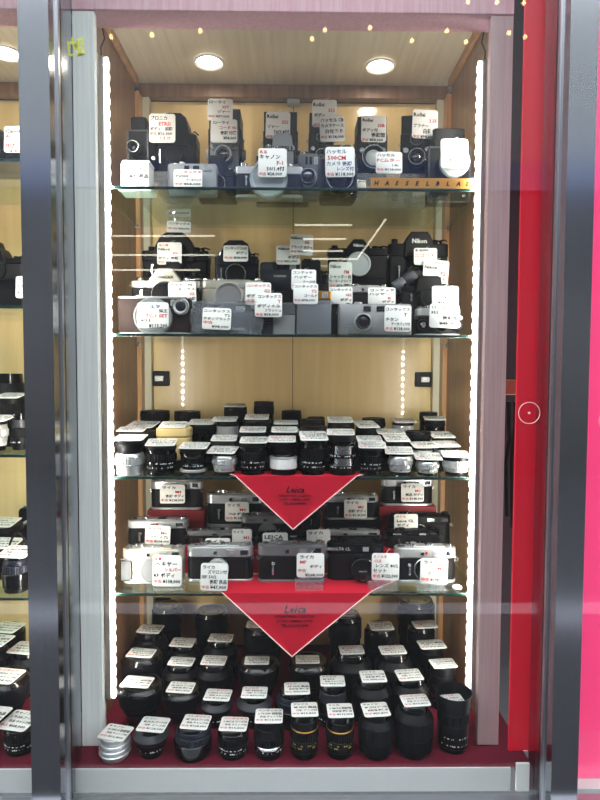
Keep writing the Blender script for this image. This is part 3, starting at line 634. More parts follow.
def wh(px0, px1, pyt, Y, zb, pyb=None):
    """place a thing by what the photo shows of it: middle x, width and height at depth Y"""
    p0, p1 = at(px0, pyt, Y), at(px1, pyt, Y); zbase = zb if pyb is None else at((px0+px1)/2, pyb, Y).z
    return ((p0.x+p1.x)/2, Y, zbase), p1.x-p0.x, p0.z-zbase
def block(name, label, cat, px0, px1, pyt, Y, zb, m, d, group=None, lid=None):
    loc, w, h = wh(px0, px1, pyt, Y, zb); t = thing(name, label, cat, loc, group)
    hb = h*.62 if lid else h
    mb = MB(); box(mb, -w/2, w/2, 0, d, 0, hb-.0003, .0012); obj('box_base', mb, m, t)
    if lid: mb = MB(); box(mb, -w/2-.0008, w/2+.0008, -.0008, d+.0008, hb, h, .0014); obj('lid', mb, lid, t)
    return t, loc, w, h
# ------------------------------------------------------------------ what stands on the shelves
def riser(x0, x1, ya, yb, z, h, m, label):
    mb = MB(); box(mb, x0, x1, ya, yb, z, z+h-.0003, .002); o = tag(obj('display_riser', mb, m), label, 'riser', 'risers on the shelves'); return o
ZT = [z+.0037 for z in SH]
K, RD, BL = 'k', 'r', 'b'
# ---- top shelf: box cameras and twin-lens reflexes
z1, z1r = ZT[0], ZT[0]+.085
riser(XL+.03, XR-.03, 1.425, 1.597, z1, .085, 'acrylic', 'clear acrylic riser at the back of the topmost shelf')
G1 = 'cameras on the topmost shelf'; GT1 = 'price tags on the topmost shelf'
l, w, h = wh(127, 148, 115, 1.44, z1r); box_camera('medium_format_camera', 'tall black box camera at the far end, behind the white cartons', l, w, h, G1, m='black', lensr=.34, d=.05)
l, w, h = wh(153, 196, 113, 1.49, z1r); slr('reflex_camera', 'bulky black reflex camera with big round mount, behind the grey compact', l, w, h, group=G1, hump=(.7, .45), round_hump=True, text_s=None, d=.07)
hang(149.5, 114, 175, 142.5, 1.43, [('ブロニカ', K, .0105, .001), ('ETRSi', RD, .0125, .018), ('ボディ・前期', K, .009, 0), ('中古 ¥20,000', RD, .0105, 0), ('保証付', RD, .009, .02)], 'square price tag with red letters on the bulky black reflex camera', GT1)
# white cartons
G = 'white cartons on the topmost shelf'
l, w, h = wh(118.5, 151, 160.5, 1.305, z1)
t = thing('carton', 'small white carton with handwriting, under a flat one, at the cabinet end', 'box', l, G)
mb = MB(); box(mb, -w/2, w/2, 0, .052, 0, .010, .001); obj('tray', mb, 'white_box', t)
mb = MB(); box(mb, -w*.44, w*.42, .002, .05, .0102, h-.003, .0015); bb = obj('box_body', mb, 'white_box', t)
mb = MB(); text(mb, 'コンタックス', -w*.38, h*.66, .012, .0012, maxw=w*.7, bold=.02); text(mb, '未使用品', -w*.2, h*.44, .011, .0012, bold=.02); text(mb, '¥9,800', -w*.1, h*.2, .009, .0012); obj('black_writing', mb, 'ink', t, smooth=False)
t = thing('carton', 'flat white carton lying on top of the small handwritten one', 'box', (l[0], l[1]+.004, l[2]+h-.0025), G)
mb = MB(); box(mb, -w*.40, w*.44, 0, .046, 0, .005, .001); obj('lid', mb, 'white_box', t); mb = MB(); text(mb, '付属品 保証書', -w*.3, .001, .004, -.0004); obj('black_writing', mb, 'ink', t, smooth=False)
l, w, h = wh(167.5, 217, 163, 1.335, z1); compact('compact_camera', 'flat silver grey compact camera at the front of the topmost shelf', l, w, h, 'grey', G1, lens=False, text_at=(.3, .1), d=.02)
hang(174, 169.5, 202, 187.5, 1.325, [('コンタックス', RD, .011, 0), ('TVSⅢ', K, .012, .0), ('データバック', K, .010, .022), ('中古 ¥58,000', RD, .0115, 0)], 'price tag hung across the flat silver grey compact camera', GT1)
l, w, h = wh(208, 241, 108, 1.45, z1r); tlr('twin_lens_camera', 'grey twin-lens reflex with a big pale viewing lens, two tags on it', l, w, h, G1, m='charcoal', face='grey', big=False, lens_m='titan')
ring_loc = at(223, 151, 1.44)
hang(208, 99, 232.5, 120.5, 1.432, [('ローライ', K, .011, .001), ('35T', RD, .011, .030), ('ゾナー', K, .011, .02), ('中古 ¥37,000', RD, .0105, 0)], 'upper price tag on the grey twin-lens reflex', GT1, rot=1)
hang(211, 119.5, 237, 142.5, 1.422, [('ローライ', K, .010, .003), ('コード Vb', RD, .012, .016), ('後期 付属', K, .011, .018), ('¥58,000', K, .0115, .024)], 'lower price tag on the grey twin-lens reflex', GT1)
l, w, h = wh(198, 236, 156, 1.36, z1); slr('reflex_camera', 'squat navy black reflex body in front of the grey twin-lens reflex', l, w, h, 'navy', 'navy', group=G1, hump=(.5, .4), d=.045)
l, w, h = wh(235, 303, 152, 1.345, z1); slr('reflex_camera', 'chrome reflex camera behind a large clear round cap', l, w, h, 'silver', 'leather', group=G1, cap='bigclear', text_s=None, d=.035)
hang(258.5, 148.5, 286.5, 177, 1.317, [('新品', RD, .008, .001), ('キャノン', K, .012, 0), ('F-1', RD, .013, .034), ('50/1.4付', K, .0115, .014), ('中古 ¥28,000', RD, .010, 0)], 'price tag over the large clear cap of the chrome reflex camera', GT1)
l, w, h = wh(263, 298, 111, 1.45, z1r); tlr('twin_lens_camera', 'black twin-lens reflex standing behind the chrome pentaprism finder', l, w, h, G1)
hang(266, 112, 290, 138.5, 1.425, [('Rollei', K, .013, 0), ('35S', RD, .012, .034), ('ゾナー', K, .010, .002), ('50/2.8付', K, .012, .016), ('中古 ¥38,000', RD, .0105, 0)], 'price tag on the black twin-lens reflex behind the chrome finder', GT1, rot=1)
l, w, h = wh(256, 309, 134, 1.395, z1); slr('reflex_camera', 'reflex camera with a grey flat-topped prism, between chrome and black bodies', l, w, h, 'black', 'leather', 'titan', group=G1, hump=(.44, .34), text_s='PRINZFLEX', text_m='ink', d=.03)
l, w, h = wh(309, 334, 112, 1.45, z1r); tlr('twin_lens_camera', 'black twin-lens reflex with two overlapping tags, behind the box camera', l, w, h, G1)
hang(312.5, 100, 336.5, 127, 1.424, [('Rollei', K, .013, 0), ('35S', RD, .012, .034), ('ボディ', K, .010, .002), ('50/2.8', K, .012, .016), ('中古', RD, .0105, 0)], 'higher of two overlapping tags behind the box camera', GT1, rot=0)
hang(320, 116, 344.5, 141.5, 1.416, [('ハッセル CB', K, .012, 0), ('カメラケース', K, .011, 0), ('白化あり', K, .012, .010), ('中古 ¥138,000', RD, .0105, 0)], 'lower of two overlapping tags behind the box camera', GT1, rot=-2)
l, w, h = wh(320, 357, 143, 1.345, z1); box_camera('medium_format_camera', 'black box camera with large lens and tag, near the middle of the topmost shelf', l, w, h, G1, lens_z=.36, lensr=.45, d=.05)
hang(325.5, 147, 354.5, 177, 1.298, [('ハッセル', BL, .011, 0), ('500CM', RD, .0135, .002), ('カメラ 後期', BL, .0105, 0), ('レンズ付', BL, .010, .02), ('中古 ¥118,000', RD, .0105, 0)], 'blue and red handwritten tag on the black box camera', GT1, rot=-1)
l, w, h = wh(298, 320, 153, 1.365, z1); compact('compact_camera', 'small grey compact standing beside the black box camera', l, w, h, 'slate', G1, lr=.2)
l, w, h = wh(357, 388, 116, 1.45, z1r); tlr('twin_lens_camera', 'black twin-lens reflex with silvery taking lens, above the nameplate start', l, w, h, G1, big=True)
hang(361.5, 116, 386, 142, 1.424, [('Rollei', K, .012, 0), ('35B', RD, .012, .034), ('ボディ付', K, .010, .0), ('後期型', K, .012, .020), ('中古 ¥58,000', RD, .0105, 0)], 'price tag on the twin-lens reflex with the silvery lens', GT1, rot=1)
l, w, h = wh(401, 433, 114, 1.45, z1r); tlr('twin_lens_camera', 'black twin-lens reflex turned slightly aside, above the nameplate', l, w, h, G1, rz=radians(-10))
hang(412.5, 110, 437.5, 138.5, 1.41, [('Rollei', K, .013, 0), ('3.5F', RD, .012, .034), ('プラナー', K, .010, .0), ('白箱付', K, .012, .022), ('中古 ¥98,000', RD, .0105, 0)], 'price tag on the black twin-lens reflex turned slightly aside', GT1, rot=2)
hang(376, 152, 402, 173.5, 1.315, [('ハッセル', K, .011, 0), ('PCムター', RD, .0135, 0), ('1.4x', K, .010, .032), ('中古 ¥118,000', RD, .0105, 0)], 'low price tag standing just above the gold nameplate', GT1)
l, w, h = wh(429, 471, 127, 1.375, z1); box_camera('medium_format_camera', 'black box camera with clear front cap and finder, at the nameplate end', l, w, h, G1, cap='clear', lensr=.36, lens_z=.60, d=.026)
hang(441, 139, 468, 168, 1.312, [('ハッセル', 'k', .009, .02), ('SWC', K, .010, .03), ('¥298,000', K, .010, .014)], 'pale overexposed tag over the clear cap at the nameplate end', GT1)
p = at(362, 184, 1.30); mb = MB(); lathe(mb, [(.008, 0), (.0095, .002), (.0095, .016), (.0085, .019), (.0005, .020)], 24); o = tag(obj('film_canister', mb, 'cream'), 'small cream plastic canister beside the black box camera', 'canister'); o.location = (p.x, 1.30, z1)
mb = MB(); cyl(mb, .0098, .0202, .0235, None, 24); obj('lid', mb, 'cream', o)
# gold nameplate
pa, pb = at(370, 178, 1.278), at(474.2, 178, 1.278); hh = pa.z-z1
t = thing('nameplate', 'long gold brand nameplate with black slanted capitals, on the shelf edge', 'sign', ((pa.x+pb.x)/2, 1.275, z1)); ww = min(pb.x, XR-.002)-pa.x
mb = MB(); box(mb, -ww/2, ww/2, 0, .008, 0, hh, .0012); obj('plate', mb, 'gold', t)
mb = MB()
for i, ch in enumerate('HASSELBLAD'): text(mb, ch, -ww/2+.012+i*(ww-.024)/9.0, hh*.30, hh*.56, -.0006, anchor='c', shear=.25, bold=.045)
obj('lettering', mb, 'ink', t, smooth=False)

# ---- second shelf
z2 = ZT[1]
riser(XL+.03, XR-.03, 1.367, 1.448, z2, .066, 'riser', 'lower black step behind the front compacts on the second shelf')
riser(XL+.03, XR-.03, 1.4485, 1.60, z2, .118, 'riser', 'taller black step at the back of the second shelf')
zb, zc = z2+.066, z2+.118
G2, GT2 = 'cameras on the second shelf', 'price tags on the second shelf'
l, w, h = wh(117, 189.5, 296.5, 1.305, z2); t = compact('compact_camera', 'brown leather compact camera with silver edges and a large clear round cap', l, w, h, 'brown_leather', G2, lens=False, d=.04)
for zz0, zz1 in ((.0, .045), (.955, 1.0)):
    mb = MB(); prism(mb, [(x, y+.02) for x, y in rrect(w*1.01, .043, .012)], zz0*h-.0002, zz1*h+.0008, .001); obj('edge_band', mb, 'silver', t)
front_disc(t, 'front_cap', .01*w, .46*h, .0415, .014, 'translucent_cap', 0, 0, .0016); ring(t, 'cap_rim', .01*w, .46*h, .042, .039, .016, 'pale_window')
small_lens(t, .385*w, .74*h, .0185, .012, 'silver', 'chrome')
hang(137.5, 302.5, 168.5, 327.5, 1.284, [('ミノルタ', BL, .0115, 0), ('純正', K, .010, .036), ('TC-1 SET', RD, .0125, .012), ('28/3.5', K, .010, 0), ('¥113,200', K, .0145, .018)], 'price tag inside the large clear cap of the brown leather compact', GT2)
l, w, h = wh(195, 250.5, 304.5, 1.31, z2); l = (l[0], l[1], l[2]+.0014); compact('compact_camera', 'dark grey compact camera in a clear plastic bag beside the brown leather one', l, w, h, 'charcoal', G2, lens=False, text_s='CONTAX', text_at=(.28, .14), text_m='white_ink', grip='charcoal', d=.03)
mb = MB(); x0, x1 = -w*.56, w*.72
vs = []; nx, nz = 14, 8
for j in range(nz+1):
    for i in range(nx+1):
        u, v = i/nx, j/nz; x = x0+(x1-x0)*u+.003*sin(9*v+u*4); z = -.0003+v*h*1.10; y = -.012-.004*sin(11*u+5*v)*sin(7*v+1); vs.append((x, y, max(z, .0006)))
fs = [(j*(nx+1)+i, j*(nx+1)+i+1, (j+1)*(nx+1)+i+1, (j+1)*(nx+1)+i) for j in range(nz) for i in range(nx)]
n0 = len(vs); vs += [(x, .036, z) for x, y, z in vs]; fs += [tuple(n0+i for i in f[::-1]) for f in fs]
rim = [i for i in range(nx+1)]+[j*(nx+1)+nx for j in range(1, nz+1)]+[nz*(nx+1)+i for i in range(nx-1, -1, -1)]+[j*(nx+1) for j in range(nz-1, 0, -1)]
fs += [(rim[k], rim[(k+1) % len(rim)], n0+rim[(k+1) % len(rim)], n0+rim[k]) for k in range(len(rim))]
mb.add(vs, fs); o = tag(obj('plastic_bag', mb, 'plastic_bag'), 'crinkled clear plastic bag around the dark grey compact camera', 'bag'); o.location = (l[0], l[1], z2)
hang(202.5, 308, 231, 329.5, 1.29, [('コンタックス', K, .010, 0), ('T2', K, .0115, .040), ('チタンブラック', K, .010, 0), ('中古', RD, .0105, 0), ('¥98,000', K, .0115, .016)], 'price tag on the dark grey compact camera in the plastic bag', GT2, rot=2)
l, w, h = wh(263, 273, 316, 1.31, z2); block('battery_grip', 'narrow dark upright block between the tags and the plain grey compact', 'grip', 263, 272.5, 314, 1.31, z2, 'navy', .03, None, 'black')
l, w, h = wh(273.5, 295.5, 302.5, 1.31, z2); t, *_ = block('camera_case', 'plain grey upright case under the two overlapping tags', 'case', 273.5, 295, 302.5, 1.31, z2, 'grey', .03, None, 'slate')
l, w, h = wh(296, 331.5, 290.5, 1.31, z2); compact('compact_camera', 'compact camera with gold top and grey front under a hanging tag', l, w, h, 'slate', G2, lens=False, top='gold', d=.034)
p = at(295.5, 303, 1.297); mb = MB(); box(mb, X(297, 1.297), X(330.5, 1.297), 1.297, 1.2985, z2, at(300, 304, 1.297).z, .0004); tag(obj('acrylic_stand', mb, 'acrylic'), 'upright clear acrylic sheet before the gold-topped compact', 'stand')
hang(245.5, 282.5, 271, 305, 1.304, [('コンタックス', RD, .010, 0), ('G2', RD, .013, .038), ('ボディのみ', K, .011, 0), ('中古', RD, .0105, 0)], 'rear one of two overlapping tags beside the gold-topped compact', GT2)
hang(255, 293, 282, 317, 1.296, [('コンタックス', K, .0105, .004), ('T', RD, .013, .044), ('ボディのみ', K, .011, .002), ('フラッシュ', K, .010, .018), ('中古 ¥58,000', RD, .0105, 0)], 'front one of two overlapping tags beside the gold-topped compact', GT2)
hang(291.5, 269.5, 316, 290, 1.325, [('コンテッサ', K, .0105, .001), ('ハッサー', K, .0115, .004), ('ケース付', K, .010, .024), ('中古', RD, .010, 0)], 'upper tag above the gold-topped compact, on the dark reflex body', GT2, rot=1)
hang(293.5, 283.5, 318, 304, 1.304, [('コンタックス', K, .010, 0), ('T2', RD, .013, .038), ('ゴールド', K, .011, .022), ('中古 ¥78,000', RD, .0105, 0)], 'tag hung on the gold top plate of the compact', GT2)
l, w, h = wh(338.5, 412, 303.5, 1.315, z2); t = compact('compact_camera', 'silver grey compact camera with a recessed lens, front of the second shelf', l, w, h, 'grey', G2, lens_at=(-.17, .42), lr=.28, d=.034)
mb = MB(); box(mb, -.36*w, .02*w, -.0045, -.0003, .06*h, .30*h, .002); obj('lens_door', mb, 'titan', t)
hang(384.5, 305.5, 411, 331.5, 1.292, [('コンタックス', K, .010, 0), ('T', RD, .0135, .038), ('チタン', K, .0105, 0), ('データバック付', K, .010, .012), ('中古 ¥138,000', RD, .0115, 0)], 'price tag on the silver grey compact with the recessed lens', GT2, rot=1)
l, w, h = wh(416.5, 462, 305, 1.315, z2); t = rangefinder('compact_camera', 'tiny black and chrome compact with two front dials, under two tags', l, w, h, 'silver', 'leather', G2, cap=None, timer=False, d=.03)
for sx in (-.36, .40): front_disc(t, 'front_dial', sx*w, .36*h, .0125, .006, 'black', 0, .05, .001); front_disc(t, 'dial_cap', sx*w, .36*h, .006, .0025, 'chrome', -.006)
small_lens(t, .0, .36*h, .018, .02)
hang(432, 286, 458.5, 306.5, 1.306, [('ハッセルブラッド', K, .010, 0), ('用', RD, .010, .04), ('ボディ', K, .011, .022), ('¥18,000', K, .010, .010)], 'upper of two tags over the tiny chrome compact', GT2)
hang(429.5, 304, 459, 328, 1.286, [('ローライ', K, .010, .002), ('35S', K, .0115, 0), ('後期型', K, .0115, .022), ('¥48,000', K, .012, .016)], 'lower of two tags over the tiny chrome compact', GT2, rot=2)
# second row
l, w, h = wh(130, 200, 268.5, 1.385, zb); slr('reflex_camera', 'reflex camera with a big silver prism behind the brown leather compact', l, w, h, 'champagne', 'leather', 'champagne', group=G2, cap='black', text_s='CONTAX', text_m='ink', hump=(.48, .24), d=.03)
hang(168.5, 282, 196, 303, 1.358, [('プラナー付', K, .0105, .001), ('コンタックス', K, .010, 0), ('S2', RD, .0125, .040), ('ボディ 後期', K, .0115, .014)], 'price tag on the reflex camera with the big silver prism', GT2, rot=-2)
l, w, h = wh(200, 263, 277, 1.385, zb); t = rangefinder('rangefinder_camera', 'champagne silver rangefinder with a large pale grey body cap', l, w, h*1.0, 'champagne', 'champagne', G2, cap=None, timer=False, d=.035)
front_disc(t, 'body_cap', -.04*w, .38*h, .0335, .013, 'grey_top', 0, 0, .0014); ring(t, 'cap_rim', -.04*w, .38*h, .034, .031, .0145, 'satin')
l, w, h = wh(264, 289, 300, 1.39, zb)
l, w, h = wh(293, 329, 259, 1.385, zb); slr('reflex_camera', 'black reflex body half hidden by the tags above the gold-topped compact', l, w, h, group=G2, hump=(.6, .5), d=.03)
l, w, h = wh(343, 389, 291.5, 1.39, zb); rangefinder('rangefinder_camera', 'chrome rangefinder peeking over the silver grey compact with recessed lens', l, w, h+.02, 'silver', 'leather', G2, cap=None, timer=False, d=.03) if h > .02 else None
hang(368, 287.5, 395.5, 304.5, 1.355, [('コンテッサ', K, .012, .002), ('ハッサー', K, .0125, 0), ('K', RD, .013, .038), ('ボディ', K, .010, .026)], 'price tag hung on the half hidden chrome rangefinder', GT2)
l, w, h = wh(402, 456, 276, 1.385, zb); slr('reflex_camera', 'black reflex body below the diagonal grey tube, behind the tiny chrome compact', l, w, h, group=G2, hump=(.5, .4), d=.03)
# back row
l, w, h = wh(141, 208, 232, 1.49, zc); slr('reflex_camera', 'very large black reflex with a wide rounded prism, at the cabinet end', l, w, h, group=G2, hump=(.62, .34), round_hump=True, d=.06)
hang(157.5, 242.5, 181.5, 264.5, 1.462, [('新入荷', RD, .008, .002), ('Nikon', K, .0125, 0), ('F2', RD, .0135, .034), ('ボディ 後期', K, .010, .0), ('中古 ¥28,000', RD, .0105, 0)], 'price tag on the very large black reflex at the cabinet end', GT2)
hang(167, 221.5, 190.5, 232.5, 1.53, [('コンタックス', K, .016, .001), ('中古 ¥58,000', RD, .017, 0)], 'half tag lying above the very large black reflex', GT2, rot=2)
l, w, h = wh(138, 209, 262, 1.425, zb); slr('reflex_camera', 'black reflex with tall dials in front of the very large black one', l, w, h, 'black', group=G2, cap=None, hump=(.3, .2), d=.018)
l, w, h = wh(214, 258, 240, 1.48, zc); slr('reflex_camera', 'navy black reflex with a domed prism and a tag across its front', l, w, h, 'navy', 'navy', 'navy', group=G2, round_hump=True, hump=(.72, .44), d=.045)
hang(223.5, 245.5, 248, 261.5, 1.455, [('コンタックスAX', K, .014, .001), ('ボディ', K, .014, .026), ('中古 ¥38,000', RD, .014, 0)], 'price tag across the navy reflex with the domed prism', GT2)
l, w, h = wh(260, 300, 262, 1.47, zc); compact('compact_camera', 'plain navy black body with small white lettering, at the back of the second shelf', l, w, h, 'navy', G2, lens=False, text_s='CONTAX', text_at=(.0, .50), text_m='white_ink')
hang(276.5, 245.5, 300, 264.5, 1.462, [('Nikon', K, .013, .002), ('F3', RD, .013, .036), ('ボディ', K, .011, .024), ('中古 ¥32,000', RD, .0105, 0)], 'rear tag of the pair over the plain navy body', GT2)
hang(290, 234.5, 313, 255, 1.452, [('Nikon', K, .013, 0), ('FE', RD, .013, .034), ('ブラック ボディ', K, .0115, .0), ('中古 ¥24,000', RD, .0105, 0)], 'front tag of the pair over the plain navy body', GT2, rot=1)
l, w, h = wh(328, 388.5, 239.5, 1.48, zc); slr('reflex_camera', 'black reflex on a motor drive with a clear round cap', l, w, h, 'black', group=G2, cap='clear', text_s='Nikon', hump=(.40, .2), motor=.28, d=.04, k=1.12)
hang(329, 262, 352, 290, 1.45, [('Nikon', K, .0115, .001), ('FM', RD, .0115, .034), ('シャッター良', K, .010, 0), ('モータードライブ', K, .009, 0), ('中古 ¥28,000', RD, .0105, 0)], 'upper tag left of the motor drive reflex with clear cap', GT2, rot=1)
hang(329, 287, 352.5, 304, 1.36, [('コンタックス', K, .012, 0), ('G2', RD, .015, .036), ('ボディ', K, .013, .024)], 'lower tag left of the motor drive reflex, above the silver grey compact', GT2)
l, w, h = wh(389, 449, 232, 1.49, zc); slr('reflex_camera', 'black reflex with an angular lettered finder head, back row by the cabinet side', l, w, h, 'black', group=G2, cap='black', text_s='Nikon', hump=(.50, .34), d=.045, k=1.17)
hang(414, 248, 437, 265, 1.455, [('新品同様', K, .010, .001), ('ニコン F', RD, .014, .0), ('ボディ', K, .012, .026)], 'upper tag under the angular lettered finder head', GT2)
hang(423, 260, 448.5, 285, 1.44, [('ブラック', K, .008, .014), ('Nikon', K, .013, 0), ('F2', RD, .0135, .036), ('中古 ボディ', K, .0105, 0), ('¥78,000', RD, .0115, .006)], 'lower tag under the angular lettered finder head, slightly tilted', GT2, rot=5)
# diagonal lens barrel
p = at(407, 281, 1.43); t = thing('lens_tube', 'grey ribbed tube lying at a slant below the lettered finder head', 'lens', p); t.rotation_euler = (0, radians(58), 0)
mb = MB(); lathe(mb, [(.016, -.036), (.017, -.034), (.017, -.008), (.0155, -.006)], 28); obj('barrel', mb, 'slate', t)
mb = MB(); lathe(mb, [(.018, -.006), (.019, -.004), (.019, .022), (.018, .024)], 72, rib=.03); obj('focus_ring', mb, 'charcoal', t)
mb = MB(); lathe(mb, [(.0165, .024), (.0165, .036), (.0155, .038)], 28); obj('front_cap', mb, 'black', t)

# ---- third shelf: lenses
z3 = ZT[2]
riser(XL+.012, XR-.012, 1.338, 1.412, z3, .022, 'riser', 'low black step behind the front lenses on the third shelf')
riser(XL+.012, XR-.012, 1.4125, 1.502, z3, .045, 'riser', 'middle black step on the third shelf')
riser(XL+.05, XR-.05, 1.5025, 1.60, z3, .062, 'riser', 'highest black step at the back of the third shelf')
TI = radians(10); RN = 'front row of third shelf'
lens_row(RN, [
 ('silverbase', 'bright silver lens with flared black hood', 129.5, 30, 437, (130.5, .068, .050, -4), 0), ('black', 'black lens with white figures', 161, 31, 442, (161.5, .066, .056, 4), 0),
 ('blacksilver', 'black lens with a silver ring at its foot', 193.5, 28, 445, (194.5, .064, .050, -4), 0), ('silver', 'silver lens on a black rear cap', 224.5, 25, 449.5, (223, .064, .056, -8), -.002),
 ('black', 'stout black lens with engraved scale', 253, 27, 439.5, (254, .062, .050, 0), 0), ('silverring', 'black lens with a pale silver middle', 283.5, 28, 438.5, (282, .062, .050, 0), 0),
 ('marks', 'black lens covered in white figures', 313, 27, 435.5, (313.5, .062, .074, 3), -.002), ('chrome2', 'black lens with two bright chrome bands', 342.5, 28, 431.5, (340.5, .062, .050, -2), 0),
 ('black', 'slim black lens near the cloth corner', 370.5, 24, 444.5, (372, .062, .050, -5), 0), ('silver', 'silver lens on a tall black cap', 400.5, 25, 450, (398.5, .062, .056, -6), 0),
 ('silver', 'short silver lens', 427.5, 24, 456, (427.5, .060, .052, -3), 0), ('squatsilver', 'short bright silver lens beside the light strip', 456, 27, 453.5, (455, .060, .050, -5), 0)], 1.298, z3, TI)
RN = 'second row of third shelf'
lens_row(RN, [
 ('squat', 'wide flat black lens', 138, 36, 428.5, (132, .066, .042, -2), 0), 
 ('squat', 'squat black lens with sloping rim', 225, 27, 437.5, (224.5, .060, .05, 0), -.01), ('can', 'wide black cylinder lens', 253.5, 29, 429, (253, .062, .05, 0), 0), ('can', 'wide black cylinder lens', 284.5, 29, 429, (284.5, .062, .05, 0), 0),
 ('black', 'dark lens behind the engraved ones', 314, 27, 426, None, 0), ('squat', 'low black lens', 369, 26, 439.5, (369.5, .060, .066, 0), -.004), ('squat', 'low black lens between pale cards', 396, 24, 437.5, (396, .058, .066, 2), 0),
 ('squatsilver', 'low silver-rimmed lens', 421.5, 22, 444.5, (424, .060, .05, 4), -.008), ('squatsilver', 'low lens with a steel rim', 446, 24, 443.5, (446, .058, .05, 5), -.004)], 1.375, z3+.022, TI)
# cream leather case
l, w, h = wh(155.5, 189, 428, 1.352, z3+.022); t = thing('lens_case', 'cream leather lens case with a card on it, behind the front row', 'case', l)
mb = MB(); prism(mb, [(x, y+.026) for x, y in rrect(w, .05, .012)], 0, h*.7, .002); obj('case_body', mb, 'tan_leather', t); mb = MB(); prism(mb, [(x, y+.026) for x, y in rrect(w*1.03, .052, .012)], h*.7+.0004, h, .003); obj('lid', mb, 'tan_leather', t)
card('price_card', (l[0]-.002, 1.352+.022, l[2]+h+.0062), .062, .048, generic(3), 'price card on the cream leather lens case', 'cards, third shelf', (-pi/2+.22, 0, 0))
RN = 'third row of third shelf'
lens_row(RN, [
 ('squat', 'wide low black lens', 142, 30, 424.5, (143, .072, .064, -8), 0), ('squat', 'low black lens', 178, 27, 424.5, (181, .064, .05, -6), 0), ('can', 'black lens with small white marks', 203, 27, 421.5, (202, .064, .052, -3), 0),
 ('squatsilver', 'low silver-banded lens', 227.5, 22, 418.5, (225, .062, .05, -2), 0), ('can', 'broad black lens', 257, 29, 416.5, (257, .060, .052, 0), 0), ('squatsilver', 'broad grey-rimmed lens', 286, 27, 421.5, (286, .06, .04, 0), 0),
 ('can', 'dark ribbed lens', 313, 24, 419, None, 0), ('squat', 'broad black lens under a pale card', 341, 27, 419.5, (340, .064, .06, 0), 0), ('squat', 'low black lens', 366, 21, 424, (366, .056, .068, 10), 0),
 ('squat', 'low black lens', 392, 26, 431, (390, .070, .05, 3), -.002), ('squat', 'flat black lens', 418, 26, 431, None, .002), ('squat', 'flat black lens by the cabinet side', 444, 24, 434.5, (441, .060, .058, 6), -.004)], 1.457, z3+.045, TI)
RN = 'back row of third shelf'
lens_row(RN, [
 ('can', 'broad black lens', 155, 29, 410.5, None, 0), ('can', 'broad black lens', 187.5, 26, 411, None, -.006), ('can', 'brown-black lens with a card', 235.5, 23, 404.5, (235, .058, .04, 0), 0), ('can', 'tall black lens', 264, 20, 401.5, None, .004),
 ('can', 'short black lens', 291.5, 20, 410.5, None, 0), ('squat', 'low black lens', 316, 18, 417, None, 0), ('squat', 'flat black lens', 373.5, 24, 418, None, .004),
 ('squatsilver', 'low lens with silver window', 403, 22, 420, (404, .060, .05, 6), -.018), ('can', 'silver-topped lens', 428.5, 18, 412, None, .02), ('can', 'black lens with an angled card', 434.5, 21, 417.5, (434.5, .056, .04, -4), -.034)], 1.555, z3+.062, TI)

# ---- fourth shelf: rangefinder cameras on a red riser
z4 = ZT[3]; ZR4 = .058
riser(XL+.035, XR-.03, 1.395, 1.60, z4, ZR4, 'riser_red', 'red cloth covered riser behind the front rangefinders')
zr = z4+ZR4; G4, GT4 = 'cameras on the lowest shelf', 'price tags on the lowest shelf'
l, w, h = wh(121, 183.5, 546, 1.325, z4); t = rangefinder('rangefinder_camera', 'champagne rangefinder with a black grip, at the cabinet end of the lowest shelf', l, w, h, 'champagne', 'champagne', G4, cap='big', timer=False)
mb = MB(); box(mb, -.49*w, -.33*w, -.006, .004, .08*h, .62*h, .003); obj('grip', mb, 'charcoal', t)
lettering(t, 'G', -.2*w, .50*h, .009, -.0008, 'ink'); lettering(t, '35', -.2*w, .16*h, .008, -.0008, 'ink')
hang(152.5, 555, 182, 586.5, 1.296, [('新着', RD, .007, .002), ('ヘキサー', K, .012, .003), ('シルバー', RD, .010, .020), ('RF ボディ', K, .011, 0), ('中古 ¥138,000', RD, .0115, 0)], 'tall tag in front of the champagne rangefinder with black grip', GT4, rot=1)
l, w, h = wh(186, 253, 543.5, 1.335, z4); rangefinder('rangefinder_camera', 'chrome and black rangefinder with a protruding chrome lens', l, w, h, 'silver', 'leather', G4, cap='chrome', timer=False)
hang(200.5, 563, 228, 591, 1.2715, [('ライカ', K, .010, .002), ('ズマロン付', K, .0105, .012), ('ⅢF 50/2', K, .0105, .0), ('後期 良品', K, .011, .016), ('中古 ¥47,000', RD, .0115, 0)], 'tag below the protruding chrome lens, at the shelf edge', GT4, rot=1)
l, w, h = wh(257.5, 326, 541.5, 1.33, z4); rangefinder('rangefinder_camera', 'grey-topped black rangefinder standing on the red cloth', l, w, h, 'titan', 'leather', G4, cap=None, timer=True)
hang(296.5, 553, 324.5, 577.5, 1.304, [('ライカ', K, .0115, .004), ('MP', RD, .0125, .004), ('ボディ', K, .010, .024), ('中古', RD, .010, 0), ('¥268,000', K, .0115, .014)], 'tag on the grey-topped rangefinder above the red cloth', GT4)
l, w, h = wh(327.5, 385, 539.5, 1.345, z4); rangefinder('rangefinder_camera', 'all-black rangefinder with a round capped lens, on the red cloth', l, w, h, 'black', 'leather', G4, cap='lens', timer=False, name_text='MINOLTA CLE')
hang(371.5, 553, 399.5, 580.5, 1.302, [('ミノルタ', RD, .008, .001), ('CLE', RD, .010, .002), ('レンズ 40/2', K, .0105, .006), ('セット', K, .011, 0), ('中古 ¥122,000', RD, .0115, 0)], 'white tag beside the round capped lens of the all-black rangefinder', GT4, rot=1)
l, w, h = wh(395.5, 457.5, 544.5, 1.33, z4); rangefinder('rangefinder_camera', 'bright chrome rangefinder with a red dot, beside the light strip', l, w, h, 'silver', 'leather', G4, cap='body', dot=True, timer=True)
